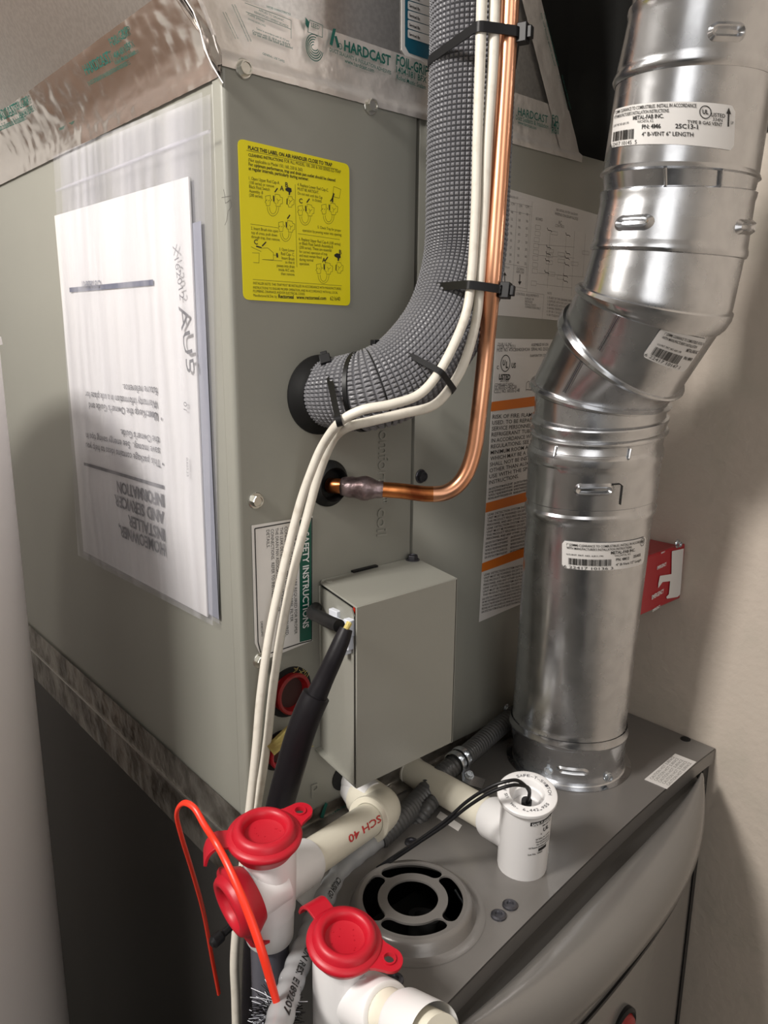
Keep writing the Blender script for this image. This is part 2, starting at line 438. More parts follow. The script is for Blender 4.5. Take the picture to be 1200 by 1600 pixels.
for i, (px, py) in enumerate([(380, 108), (578, 166), (399, 782), (406, 1031), (657, 744)]):
    p = Y(px, py); place('hex_screw', HS if i != 4 else HSD, cab, (p.x, 0, p.z), (0, -1, 0), .3 + i)
p = Y(790, 1106); place('hex_screw', HSZ, cab, (p.x, 0, p.z), (0, -1, 0), .2)
# pencil scribble and scratches on the front flange: thin raised marks
fl0 = Flat((0, -.0001, 0), (1, 0, 0), (0, 0, 1), (0, -1, 0))
# grommets
def grommet(c, R, name):
    mb = MB(); mb.lathe(c, (0, -1, 0), [(R * .25, .0005), (R * .60, .0005), (R * .64, .0065), (R * .72, .0085), (R * .80, .0068), (R * .9, .003), (R, .0015), (R, -.001)], 48, True, False)
    return mb.build(name, M['rubber'], cab)
g1 = Y(500, 617); G1 = Vector((g1.x, 0, g1.z)); grommet(G1, .030, 'line_grommet')
g2 = Y(513, 755); G2 = Vector((g2.x, 0, g2.z)); grommet(G2, .0185, 'line_grommet')
# embossed lettering
emb = Flat((0, -.0001, 0), (0, 0, -1), (1, 0, 0), (0, -1, 0))
pr = emb.print()
for s_, a, b in (('c', (593, 656), (593, 669)), ('omfort', (592, 673), (590, 757)), ('coil', (590, 795), (588, 838))):
    pr.text(s_, emb.uv(*a), emb.uv(*b), h=.0165, res=3)
pr.text('tm', emb.uv(599, 772), emb.uv(599, 786), h=.008, res=3)
MBt = MB(); MBt.add([emb.map(u, v, .0006) for u, v in pr.v] , pr.f)
o = pr.build('embossed_lettering', M['cabinet_box'], cab, lift=.0006); md = o.modifiers.new('solid', 'SOLIDIFY'); md.thickness = -.0012; md.offset = 0
embP = Flat((0, -.0001, 0), (1, 0, 0), (0, 0, 1), (0, -1, 0)); pr = embP.print()
pr.text('P', embP.uv(486, 1247), None, h=.018, res=3)
o = pr.build('embossed_lettering', M['cabinet_box'], cab, lift=.0006); md = o.modifiers.new('solid', 'SOLIDIFY'); md.thickness = -.0012; md.offset = 0
# scribble on the flange
pr = Print(Flat((-.00125, 0, 0), (0, -1, 0), (0, 0, 1), (-1, 0, 0)).map)
FS = Flat((-.0013, 0, 0), (0, -1, 0), (0, 0, 1), (-1, 0, 0))
pr = fl0.print()
sc = [(349, 296), (351, 305), (352, 318), (360, 312), (362, 322), (356, 330), (354, 345), (351, 352)]
pr.stroke([fl0.uv(*q) for q in sc], .0003); pr.line(fl0.uv(346, 309), fl0.uv(362, 306), .0003)
pr.build('pencil_mark', M['ink_light'], cab)
# drain openings: two ports with red plugs, surrounded by torn yellow insulation
def port(px, py, R, inner, tilt):
    c = Y(px, py); c = Vector((c.x, 0, c.z))
    MB().lathe(c, (0, -1, 0), [(R * .3, .0004), (R * 1.22, .0006), (R * 1.25, -.001)], 32, True, False).build('port_opening', M['dark'], cab)
    ax = Vector((.1, -1, tilt)).normalized()
    mb = MB(); mb.lathe(c + Vector((0, -.0006, 0)), ax, [(R * .80, .0065), (R * .93, .0072), (R * .98, .006), (R * .94, .0), (R * .9, -.004)], 36)
    mb.lathe(c + Vector((0, -.0006, 0)), ax, [(R * .80, .0065), (R * .76, .0045), (R * .70, .0008)], 36)
    mb.build('red_plug', M[inner], cab)
    MB().lathe(c + Vector((0, -.0008, 0)), ax, [(R * .70, .0010), (R * .1, .0007)], 36, False, True).build('plug_shade_disc', M['plug_shade'], cab)
    return c
c1 = port(452, 1081, .0172, 'red_plug', .05)
c2 = port(436, 1172, .0138, 'red', -.05)
mb = MB(); a, b = Y(422, 1172, -.008), Y(455, 1142, -.009)
mb.strip([a, a.lerp(b, .33) + Vector((0, -.001, .0005)), a.lerp(b, .66), b], .010, .004, (.3, 0, 1)); mb.build('insulation_tuft', M['foam_yellow'], cab)
mb = MB()
for k in range(26):
    q = Y(452, 1083) if k < 16 else Y(478, 1166); an = random.uniform(-.3, 1.6) if k < 16 else random.uniform(-1, 1.2); rr = .0175 + random.uniform(-.001, .002) if k < 16 else random.uniform(.0, .004)
    s_ = Vector((q.x + rr * math.cos(an), -.001, q.z + rr * math.sin(an)))
    mb.tube([s_, s_ + Vector((random.uniform(-.002, .003), -.0015, random.uniform(-.001, .003))), s_ + Vector((random.uniform(-.002, .004), -.001, random.uniform(-.001, .004)))], .00025, 4)
mb.build('insulation_fibres', M['foam_yellow'], cab, kind='stuff')

# ------------------------------------------------ yellow cleaning sticker
FF = Flat((0, -.0003, 0), (1, 0, 0), (0, 0, 1), (0, -1, 0))
ol = round_outline(quad_outline(FF, [(371, 216), (545.5, 257), (547, 478), (380, 468)]), .0045)
yst = sheet(FF, ol, 'cleaning_sticker', M['yellow'], cab); yst['label'] = 'yellow trap cleaning instruction sticker with small black drawings'
u = FF.crop(360, 200, 5.333); pr = FF.print()
B_ = .018
for t, a, b, bo in [
    ('PLACE THIS LABEL ON AIR HANDLER CLOSE TO TRAP', (145, 178), (845, 322), .03),
    ('CLEANING INSTRUCTIONS', (148, 235), (437, 285), .02), ('FOR ALL MODEL 100, 200 & 300 SERIES EZ-TRAP', (447, 287), (918, 380), 0),
    ('(Not applicable to Model 150, 160, 250 & 260)', (148, 277), (598, 362), 0),
    ('For optimum performance, trap and drain pan outlet should be cleaned', (150, 313), (872, 448), .02),
    ('at regular intervals, particularly during summer.', (150, 349), (650, 440), .02),
    ('1. Open Upper Red Cap-A', (152, 430), (405, 470), 0), ('(100 series) or remove', (155, 465), (362, 498), 0), ('Black Float Switch', (155, 500), (325, 526), 0),
    ('Assembly -B', (155, 536), (270, 553), 0), ('(200 series).', (155, 570), (270, 586), 0),
    ('4. Replace Lower Red Cap-C.', (556, 482), (815, 532), 0), ('MUST BE AIRTIGHT.', (558, 518), (735, 550), 0), ('Do not exit until this Cap', (560, 554), (765, 592), 0), ('is closed.', (680, 608), (760, 622), 0),
    ('2. Insert Brush into open', (170, 846), (395, 872), 0), ('top of cross, push down', (172, 882), (388, 906), 0), ('through trap, then remove.', (172, 916), (412, 944), 0),
    ('3. Open Lower', (405, 1020), (532, 1034), 0), ('Red Cap- C.', (420, 1058), (532, 1070), 0), ('Insert Brush', (425, 1094), (532, 1105), 0), ('so that it', (455, 1128), (532, 1134), 0),
    ('passes into drain', (385, 1156), (532, 1168), 0), ('inside A/C unit,', (400, 1190), (532, 1201), 0), ('then remove.', (420, 1225), (535, 1233), 0),
    ('5. Check Trap for proper', (725, 836), (920, 866), 0), ('operation by pouring water into opening.', (598, 862), (925, 902), 0),
    ('6. Replace Upper Red Cap-A (100 series)', (568, 936), (915, 980), 0), ('or Black Float Switch Assembly-B', (570, 970), (852, 1003), 0), ('(200 series). These are essential', (572, 1005), (840, 1032), 0),
    ('for correct operation of trap', (572, 1040), (805, 1062), 0), ('and must remain fitted', (572, 1072), (757, 1090), 0), ('during normal', (573, 1106), (688, 1114), 0), ('operation.', (573, 1140), (657, 1146), 0),
    ('INSTALLER NOTE: THIS TRAP MUST BE INSTALLED IN ACCORDANCE WITH MANUFACTURERS', (188, 1302), (920, 1350), 0),
    ('INSTRUCTIONS TO ENSURE PROPER OPERATION, AND IN ACCORDANCE WITH ALL LOCAL', (188, 1338), (892, 1382), 0),
    ('PLUMBING, DRAINAGE AND/OR ELECTRICAL CODES.', (188, 1368), (620, 1394), 0),
    ('Manufactured & Dist. by:', (190, 1404), (388, 1415), 0), ('Rectorseal', (398, 1416), (525, 1422), .03), ('www.rectorseal.com', (548, 1424), (795, 1432), .02), ('621640', (828, 1436), (912, 1440), 0)]:
    pr.text(t, u(*a), u(*b), k=1.15 if bo else 1.3, bold=bo)
lw = .00022
for a, b in (((130, 186), (895, 346)), ((537, 470), (552, 1160)), ((165, 800), (392, 832)), ((560, 880), (908, 930)), ((185, 1262), (925, 1315))): pr.line(u(*a), u(*b), lw)
def trap_icon(cx, cy, s=1.0, lid=0):
    L = lambda pts, w=lw: pr.stroke([u(cx + x * s, cy + y * s) for x, y in pts], w)
    L([(-75, -50), (-35, -58), (-35, -30), (-22, -18), (-35, -8), (-38, 28), (-68, 30), (-70, 8), (-80, 0), (-72, -10), (-75, -50)])
    L([(-60, -22), (-72, -8)]); L([(-40, -20), (-52, -8)])
    L([(5, -68), (45, -60), (48, -42), (68, -36), (66, 12), (50, 16), (48, 36), (12, 34), (12, 10), (-2, 6), (0, -45), (6, -50), (5, -68)])
    L([(20, -30), (32, -10), (50, -22)]); L([(32, -10), (26, 14)])
    for r in (48, 30): L([(-12 + r * math.cos(math.radians(a)), 40 + (28 + r) * math.sin(math.radians(a))) for a in range(0, 181, 15)])
    L([(-8, -55), (-6, -5)], .0009)
    L([(2, -82), (26, -116)], .0009)
trap_icon(365, 618, 1.0); trap_icon(632, 700, .95); trap_icon(828, 690, .95); trap_icon(470, 835, .95); trap_icon(785, 1185, .95)
def cross_icon(cx, cy):
    L = lambda pts, w=lw: pr.stroke([u(cx + x, cy + y) for x, y in pts], w)
    L([(-18, -45), (14, -42), (16, -24), (32, -18), (30, 24), (14, 28), (12, 46), (-16, 44), (-16, 26), (-28, 22), (-28, -20), (-18, -26), (-18, -45)]); L([(-26, -26), (-28, 22)], .0008)
    L([(-14, -18), (0, 0), (18, -14)]); L([(0, 0), (-8, 18)])
    pr.poly([u(cx + x, cy + y) for x, y in ((-42, -110), (-20, -122), (8, -112), (12, -84), (0, -78), (-4, -56), (-14, -56), (-14, -80), (-40, -94))])
cross_icon(497, 615); cross_icon(905, 1165); 
for a, pts in ((0, [(860, 488), (918, 512), (905, 585), (862, 575), (852, 548), (860, 488)]), (1, [(180, 1040), (238, 1042), (236, 1125), (188, 1120)]), (2, [(170, 990), (255, 1030)]), (3, [(262, 1002), (310, 1000), (356, 1040), (356, 1100), (262, 1096)]), (4, [(356, 1060), (400, 1062)]), (5, [(262, 1096), (430, 1108)])): pr.stroke([u(*p) for p in pts], lw)
pr.stroke([u(860, 545), u(850, 580), u(848, 620)], .0012); pr.stroke([u(262, 985), u(295, 950)], .0009); pr.stroke([u(212, 985), u(258, 998)], .0009); pr.stroke([u(385, 1042), u(390, 1080)], .0014)
for t, a in (('A', (410, 520)), ('B', (455, 492)), ('C', (570, 625)), ('C', (195, 968)), ('A', (762, 1118)), ('B', (903, 1052))): pr.text(t, u(*a), None, h=.0045, bold=.02)
pr.build('printed_text', M['ink'], yst, lift=.0004)

# ------------------------------------------------ refrigerant safety sticker
ol = quad_outline(FF, [(393, 821), (488, 806), (488, 1001), (418, 1029), (410, 1031), (398, 1005)])
sst = sheet(FF, ol, 'safety_sticker', M['sticker'], cab, lift=.0002); sst['label'] = 'white safety instruction sticker with a green band, printed sideways'
c = FF.crop(380, 800, 6.4)
pg = FF.print(); pg.poly([c(560, 85), c(678, 62), c(678, 1272), c(562, 1300)]); pg.build('green_band', M['green'], sst, lift=.0005)
pk = FF.print(); pk.stroke([c(560, 84), c(112, 165), c(145, 1300), c(180, 1440), c(200, 1432), c(562, 1312), c(682, 1282), c(684, 60), c(560, 84)], .0009); pk.build('border_line', M['ink'], sst, lift=.0006)
SD = Flat((0, -.0003, 0), (0, 0, -1), (1, 0, 0), (0, -1, 0)); c = SD.crop(380, 800, 6.4)
pt = SD.print()
for t, a, b in (('SENSOR AND CONTROLS ARE REQUIRED FOR PROPER', (500, 128), (510, 1222)), ('REFRIGERANT LEAK DETECTION. LABEL FILTER', (456, 138), (468, 1100)), ('CONNECTIONS LOCATED ON THE COIL OR REQUIRED,', (410, 146), (422, 1240)), ('THE LEAK DETECTION SENSOR IS MOUNTED BELOW,', (364, 154), (378, 1120)),
                ('THE DRAIN PAN ASSOCIATED WITH THE LOWER', (318, 162), (335, 1000)), ('CONNECTIONS.  REFER TO INSTALLER\'S GUIDE FOR', (272, 172), (290, 1140)), ('DETAILS.', (228, 180), (232, 362)), ('D808323P01', (170, 1095), (178, 1245))):
    h = .0042 if t[0] != 'D' or t[1] == 'E' else .0030
    pt.text(t, SD.uv(380 + a[0] / 6.4, 800 + a[1] / 6.4), SD.uv(380 + b[0] / 6.4, 800 + b[1] / 6.4), h=h * .92, bold=.004)
pt.build('printed_text', M['ink'], sst, lift=.0005)
pw = SD.print(); pw.text('SAFETY INSTRUCTIONS', c(592, 205), c(592, 1165), h=.0083, bold=.02); pw.build('printed_heading', M['ink_white'], sst, lift=.0007)

# ------------------------------------------------ wiring diagram sticker on the right panel
ol = quad_outline(FF, [(770, 288), (935, 336), (935, 506), (770, 492)])
wst = sheet(FF, ol, 'wiring_diagram_sticker', M['sticker_dim'], cab); wst['label'] = 'large pale grey wiring diagram sticker partly behind the vent pipe'
c = FF.crop(740, 280, 4.705); pr = FF.print(); pl = FF.print()
g = .00022
for a, b in (((180, 150), (430, 202)), ((430, 165), (388, 825)), ((318, 180), (285, 785)), ((415, 200), (380, 800)), ((180, 215), (415, 262)), ((180, 610), (392, 650)), ((180, 770), (388, 805)), ((200, 800), (515, 848)), ((515, 848), (500, 1040)),
             ((470, 480), (740, 500)), ((465, 560), (740, 580)), ((470, 690), (810, 720)), ((560, 390), (540, 800)), ((680, 400), (650, 820)), ((460, 770), (720, 800)), ((740, 380), (715, 860)), ((820, 400), (800, 720))): pl.line(c(*a), c(*b), g)
for i, (x, y) in enumerate([(470, 355), (468, 400), (462, 445), (458, 490), (456, 535), (452, 580), (450, 630), (448, 675), (440, 765)]):
    pl.frame(c(x - 18, y - 18), c(x + 18, y + 18), g)
for x, y in ((590, 395), (560, 525), (555, 560), (553, 610), (570, 695), (640, 550), (640, 600), (635, 720), (740, 620), (820, 540)):
    pl.frame(c(x - 22, y - 14), c(x + 24, y + 18), g)
for x, y in ((555, 375), (690, 410), (548, 500), (545, 548), (540, 598), (535, 685), (690, 545), (685, 580), (683, 628), (672, 710), (672, 748)):
    pr.stroke([c(x - 16, y - 18), c(x - 10, y), c(x + 12, y + 4), c(x + 18, y + 14)], .00055)
for r in range(8):
    for k, x0 in enumerate((272, 330, 385)): 
        pl.text(('40', '32', '18', '96', '65', '27', '58', '30')[(r + k) % 8], c(x0 - r * 2, 250 + r * 52 + k * 8), None, h=.0032)
for t, a, b in (('SEE DETAIL SYSTEM DIAGRAM', (605, 232), (762, 270)), ('WIRING DIAGRAM NOTES', (595, 262), (765, 305)), ('AC', (620, 330), (645, 335)), ('CONTROL', (598, 350), (665, 360)), ('BOARD', (455, 300), (505, 310)), ('GAS IN USE', (262, 135), (325, 148)), ('CFM', (275, 190), (300, 195)), ('CFM', (330, 205), (355, 210)), ('CFM', (380, 210), (405, 215)), ('DOWN', (316, 668), (366, 676)), ('AIRFLOW', (310, 688), (368, 698)), ('UPFLOW', (225, 652), (262, 658)),
                ('CONTROL  REQUIREMENTS', (310, 850), (475, 868)), ('SUPPLIED OR', (375, 885), (440, 892)), ('INSTALLED', (375, 905), (430, 912)), ('FOR ALL POINTS', (375, 925), (455, 935)), ('CONNECTION ONLY', (375, 945), (490, 960)), ('NOTE', (540, 845), (570, 850)),
                ('1. IF ANY OF THE ORIGINAL WIRE', (540, 878), (720, 905)), ('2. SUPPLIED WITH THE UNIT MUST', (540, 903), (718, 930)), ('3. BE REPLACED WITH WIRE OF', (538, 928), (700, 952)), ('4. HAVING TEMPERATURE RATING', (536, 953), (710, 980)), ('5. OF 105 C OR EQUAL TYPE', (535, 978), (680, 1000)), ('6. OR ITS EQUIVALENT', (535, 1003), (650, 1020))): pl.text(t, c(*a), c(*b), k=1.2)
for x, y0, y1, s_ in ((228, 760, 685, 1), (338, 700, 775, -1)):
    pr.line(c(x, y0), c(x - 2, y1 + 18 * s_), .0010); pr.poly([c(x - 14, y1 + 22 * s_), c(x + 12, y1 + 24 * s_), c(x - 2, y1 - 4 * s_)])
pl.build('printed_diagram', M['ink_light'], wst, lift=.0004); pr.build('printed_arrows', M['ink'], wst, lift=.0004)

# ------------------------------------------------ rating plate and flammability warning (one long sticker)
ol = quad_outline(FF, [(774, 529), (905, 531), (905, 820), (820, 946), (748, 972)])
ol = quad_outline(FF, [(774, 529), (905, 531), (880, 915), (748, 972)])
rst = sheet(FF, ol, 'warning_sticker', M['sticker'], cab, lift=.0001); rst['label'] = 'tall white rating and fire warning sticker with three orange bands'
for q in ([(768, 628), (905, 610), (903, 626), (766, 643)], [(759, 786), (890, 750), (889, 765), (758, 801)], [(753, 880), (880, 832), (879, 848), (752, 894)]):
    po = FF.print(); po.poly([FF.uv(*p) for p in q]); po.build('orange_band', M['orange'], rst, lift=.0004)
pr = FF.print(); c = FF.crop(740, 500, 7.5)
pr.arc(c(370, 508), .0066, .0075, 0, 360, .0009, 32)
for t, a, b, bo in (('U', (335, 530), (365, 532), .04), ('L', (372, 560), (398, 562), .04), ('C', (268, 575), (288, 575), .03), ('US', (440, 560), (488, 562), .03), ('LISTED', (292, 695), (425, 698), .04), ('SA11909', (305, 728), (405, 730), 0),
                    ('COMPLIANT WITH', (245, 778), (458, 770), 0), ('UL 60335-2-40/CSA', (240, 812), (500, 802), 0), ('C22.2 NO. 60335-2-40', (236, 858), (535, 842), 0), ('TYLER, U.S. INC', (280, 300), (440, 298), 0), ('TYLER, TX 75711', (272, 335), (485, 330), 0), ('MOD. NO. 4TXCB004DS3HCAA  SERIAL NO. 25123', (270, 372), (870, 356), 0), ('ASSEMBLED IN USA', (672, 308), (872, 302), 0), ('EVAPORATOR COIL', (660, 435), (850, 425), 0)):
    pr.text(t, c(*a), c(*b), bold=bo, k=1.25)
pr.stroke([c(*p) for p in ((610, 830), (615, 740), (640, 715), (655, 730), (690, 715))], .0004); pr.line(c(610, 815), c(700, 820), .0006); pr.line(c(652, 735), c(650, 800), .0004)
c = FF.crop(730, 600, 4.0)
big = ['RISK OF FIRE. FLAMMABLE REFRIGERANT', 'USED. TO BE REPAIRED ONLY BY TRAINED', 'SERVICE PERSONNEL. DO NOT PUNCTURE', 'REFRIGERANT TUBING. DISPOSE OF PROPERLY', 'IN ACCORDANCE WITH FEDERAL OR LOCAL', 'REGULATIONS. SEE INSTRUCTIONS FOR THE', 'MINIMUM ROOM AREA. AUXILIARY DEVICES', 'WHICH MAY BE A POTENTIAL IGNITION SOURCE', 'SHALL NOT BE INSTALLED IN THE DUCTWORK,', 'OTHER THAN AUXILIARY DEVICES LISTED FOR', 'USE WITH THE SPECIFIC APPLIANCE. SEE', 'INSTRUCTIONS.']
for i, t in enumerate(big):
    x, y = 156 - i * 2.0, 217 + i * 37.4; L = len(t) * 14.2 ; sl = -.055 - i * .016
    pr.text(t, c(x, y), c(x + L, y + L * sl), h=.0054, bold=.008)
def small(x, y, n, step, wpx, sl, ln=('LEAK DETECTION SYSTEM INSTALLED UNIT', 'UNIT MUST BE POWERED EXCEPT FOR SERVICE', 'THIS PRODUCT REQUIRES RELEASE INTO ROOM', 'PERSONNEL AND ANY OTHER QUALIFIED LOCAL')):
    for i in range(n): pr.text(ln[i % len(ln)], c(x - i * 1.2, y + i * step), c(x - i * 1.2 + wpx, y + i * step + wpx * sl), h=.0032, bold=.012)
small(132, 665, 4, 20, 150, -.25); small(290, 628, 4, 20, 120, -.25)
small(126, 825, 8, 21.5, 330, -.22); small(112, 1004, 5, 22, 140, -.26); small(270, 965, 5, 22, 120, -.26)
small(103, 1200, 7, 21, 310, -.25); small(92, 1352, 5, 20, 150, -.28); small(245, 1310, 5, 20, 110, -.28)
pr.build('printed_text', M['ink'], rst, lift=.0004)

# ---------------------------------------------------------------- plenum with foil tape
ple = empty('duct_plenum', (W / 2, .26, H), 'offset galvanised supply plenum rising above the coil cabinet', 'duct')
S = -.50; SRt = (Y(845, 0).x - Y(905, 245).x) / (Y(845, 0).z - Y(905, 245).z)
rb = Y(907, 247).x; zt = H + .42
yf = .004
FLb, FLt = Vector((.003, yf, H)), Vector((.003 + S * .42, yf, zt)); FRb, FRt = Vector((rb, yf, H)), Vector((rb + SRt * .42, yf, zt))
dY = Vector((0, .70, 0))
mb = MB(); mb.add([FLb, FRb, FRt, FLt], [(0, 1, 2, 3)]); mb.build('front_face', M['galv_dull'], ple, smooth=False)
mb = MB(); mb.add([FLb, FLt, FLt + dY, FLb + dY], [(0, 1, 2, 3)]); mb.build('left_face', M['galv_dull'], ple, smooth=False)
mb = MB(); mb.add([FRb, FRt, FRt + dY, FRb + dY], [(0, 1, 2, 3)]); mb.build('right_face', M['galv_dull'], ple, smooth=False)
mb = MB(); mb.add([FLb + dY, FLt + dY, FRt + dY, FRb + dY], [(0, 1, 2, 3)]); mb.add([FLt, FLt + dY, FRt + dY, FRt], [(0, 1, 2, 3)]); mb.build('rear_face', M['galv_dull'], ple, smooth=False)
nL = Vector((-1, 0, S)).normalized()                 # outward normal of the left face (faces down-left)
if nL.x > 0: nL = -nL
def wrinkle(p, amp, f): return amp * (noise.noise(p * f) + .5 * noise.noise(p * f * 2.7) + .25 * noise.noise(p * f * 6))
def tape(name, rowsfn, nu, nv, m, parent, nfn, amp=.0009, f=60, thick=.0002, jag=.0006):
    mb = MB(); rows = []
    for i in range(nu + 1):
        r = []
        for j in range(nv + 1):
            uu, vv = i / nu, j / nv; p, n = rowsfn(uu, vv), nfn(uu, vv)
            e = 1 if 0 < j < nv else .15
            if j in (0, nv): p = rowsfn(uu, vv + (noise.noise(Vector((i * 1.7, j, 3))) * jag * 10 if j else -noise.noise(Vector((i * 1.3, 5, 3))) * jag * 10))
            r.append(p + n * (.0004 + abs(wrinkle(p, amp, f)) * e))
        rows.append(r)
    mb.rows(rows, False); o = mb.build(name, m, parent, sharp=180)
    return o
# left strip: 27 mm on the cabinet, folding onto the leaning plenum face
lowdrop = .0245; upw = (hit(100, 108, FLb, nL) - Vector((FLb.x, 0, H))); upl = upw.z / abs(1)
upl = math.hypot(upw.x, upw.z) - .012; sdir = Vector((S, 0, 1)).normalized()
def left_fn(u_, v_):
    y = -.001 + u_ * .7
    s_ = v_ * (lowdrop + upl)
    if s_ < lowdrop: return Vector((-.0016 - .0026 * max(0, s_ - .0125) / .012, y, H - .0125 + s_))
    return Vector((FLb.x + S * .012 - .0012, y, H + .0120)) + sdir * (s_ - lowdrop)
def left_n(u_, v_): return Vector((-1, 0, 0)) if v_ * (lowdrop + upl) < lowdrop else nL
tl = tape('foil_tape', left_fn, 150, 22, M['foil_bright'], ple, left_n, .0011, 55)
# front strip
fup = Y(500, 40).z - H
def front_fn(u_, v_):
    x = -.001 + u_ * (rb + .002); z = H - .0065 + v_ * (fup + .0065)
    xx = x + (S * max(0, z - H) * (1 - u_)) + (SRt * max(0, z - H) * u_)
    return Vector((xx, -.0008 if z < H else yf - .002, z))
tf = tape('foil_tape', front_fn, 150, 14, M['foil'], ple, lambda a, b: Vector((0, -1, 0)), .0007, 50)
# right leaning strip
dR = (FRt - FRb).normalized()
def right_fn(u_, v_): return FRb + Vector((.0005, -.0032, -.004)) + dR * (u_ * .40) + Vector((-.030 * (1 - v_), 0, 0))
tr = tape('foil_tape', right_fn, 110, 8, M['foil'], ple, lambda a, b: Vector((0, -1, 0)), .0005, 50)
# corner fold bunching
mb = MB()
for k in range(4):
    a = Vector((-.002, -.0015, H - .018 + k * .004)); b = a + Vector((S * .055, .004 + k * .004, .055))
    pts = [a.lerp(b, t / 6) + Vector((-.0015 * math.sin(t * 1.3 + k), -.0012 * math.cos(t * 1.7 + k), 0)) for t in range(7)]
    mb.strip(pts, .011 - k * .001, .0006, (.5, .8 - k * .3, 0))
mb.build('tape_fold', M['foil_bright'], ple)
# tape printing on the front strip
TP = Flat((0, yf - .0042, 0), (1, 0, 0), (0, 0, 1), (0, -1, 0)); pr = TP.print(); c = TP.crop(380, 0, 3.75)
for t, a, b, k, bo in (('HARDCAST', (585, 298), (858, 388), 1.1, .03), ('DUCT SEALANTS & INSULATION ADHESIVES', (500, 302), (860, 440), 1.2, .01), ('www.hardcast.com', (588, 368), (760, 428), 1.1, .01), ('FOIL-GRIP', (890, 380), (1078, 450), 1.3, .02), ('1404-181 BFX', (890, 425), (1068, 490), 1.1, .01), ('Rolled Mastic Sealant', (892, 465), (1066, 528), 1.2, .01),
                       ('APPLIED TO ORGANIC', (85, 68), (232, 130), 1, 0), ('REINFORCED CEMENT BOARDS', (60, 80), (258, 165), 1, 0), ('FLAME SPREAD', (22, 92), (118, 135), 1, 0), ('SMOKE DEVELOPED', (22, 118), (125, 162), 1, 0), ('Tested in accordance with UL 723 and', (70, 175), (262, 250), 1, .01), ('Complies with UL 181A and 181B-FX', (48, 190), (270, 272), 1, .01), ('for use with the listed and labeled', (50, 205), (284, 292), 1, .01), ('GENERAL USE TAPES', (108, 322), (236, 370), 1, .01), ('UNITED CHARACTERISTICS', (130, 45), (272, 92), 1, .02)):
    pr.text(t, c(*a), c(*b), k=k, bold=bo)
pr.frame(c(5, 20), c(6, 21), .0001)
pr.stroke([c(4, 20), c(275, 122), c(275, 230)], .0003); pr.line(c(10, 72), c(275, 175), .0003)
pr.poly([c(520, 170), c(538, 172), c(516, 272), c(500, 262)]); pr.poly([c(528, 215), c(542, 214), c(560, 278), c(545, 284)]); pr.arc(c(562, 274), .0016, .0018, 0, 360, .0005)
pr.stroke([c(358, 104), c(358, 140), c(370, 170)], .0003); pr.poly([c(360, 105), c(380, 130), c(376, 170), c(360, 150)]); pr.stroke([c(384, 120), c(460, 152), c(458, 222), c(372, 190), c(384, 120)], .0004); pr.text('LEED', c(392, 160), c(440, 178), k=1.2)
cc = c(412, 282)
for k in range(5): pr.arc((cc[0], cc[1]), .0028 + k * .0011, .0018 + k * .0016, 100 - k * 8, 350, .0006)
cc2 = lambda x, y: TP.uv(740 + x / 4.615, y / 4.615)
for t, a, b, k in (('HARDCAST', (312, 832), (526, 892), 1.1), ('Duct Sealants & Insulation', (296, 862), (530, 932), 1.2), ('www.hardcast.com', (312, 892), (445, 938), 1.1), ('FO', (558, 882), (604, 890), 1.1), ('140', (556, 925), (608, 935), 1.1), ('Roll', (556, 962), (606, 970), 1.1)): pr.text(t, cc2(*a), cc2(*b), k=k, bold=.01)
pr.build('tape_print', M['ink_teal'], tf, lift=.0012)
# vertical small print next to the corner on the front strip
pv = TP.print()
for x, y0, x1, y1 in ((352, 20, 372, 62), (366, 8, 392, 66)):
    for k in range(2): pv.text('APPLICATION INFORMATION RATED', TP.uv(x + k * 4 - 6, y0), TP.uv(x1 + k * 4 - 6, y1), k=1.1, bold=.01)
pv.build('tape_print', M['ink_teal'], tf, lift=.0012)
# print on right strip
RP = Flat(FRb + Vector((0, -.0042, 0)), (-dR.x, 0, -dR.z), (-dR.z, 0, dR.x), (0, -1, 0)); 
if RP.v.x < 0: RP.v = -RP.v
pr = RP.print()
for (a, b) in (((848, 22), (870, 105)), ((876, 118), (890, 172))):
    for k in range(2): pr.text('FOIL GRIP ROLLED MASTIC SEALANT', RP.uv(a[0] - k * 5, a[1]), RP.uv(b[0] - k * 5, b[1]), k=1.0, bold=.01)
pr.build('tape_print', M['ink_teal'], tr, lift=.001)
# print on left strip (reads along +Y, seen foreshortened)
LP = Flat(Vector((FLb.x, 0, H)), (0, -1, 0), sdir, nL); pr = LP.print()
for t, a, b, k, bo in (('HARDCAST', (140, 116), (180, 94), 1.3, .03), ('FOIL-GRIP', (180, 72), (208, 52), 1.3, .02), ('1404-181 BFX', (184, 92), (212, 72), 1.3, .02), ('DUCT SEALANTS & INSULATION ADHESIVES', (144, 132), (205, 100), 1.3, .01), ('Rolled Mastic Sealant', (186, 100), (218, 82), 1.3, .01),
                       ('HARDCAST', (0, 190), (32, 176), 1.3, .02), ('FOIL-GRIP', (30, 172), (52, 160), 1.3, .02), ('1404-181 BFX', (36, 184), (58, 172), 1.3, .01), ('Duct Sealants & Insulation', (2, 204), (44, 186), 1.3, .01), ('GENERAL USE TAPES', (98, 204), (122, 192), 1.2, .01)):
    pr.text(t, LP.uv(*a), LP.uv(*b), k=k * .8, bold=bo * .3)
pr.build('tape_print', M['ink_teal'], tl, lift=.003)
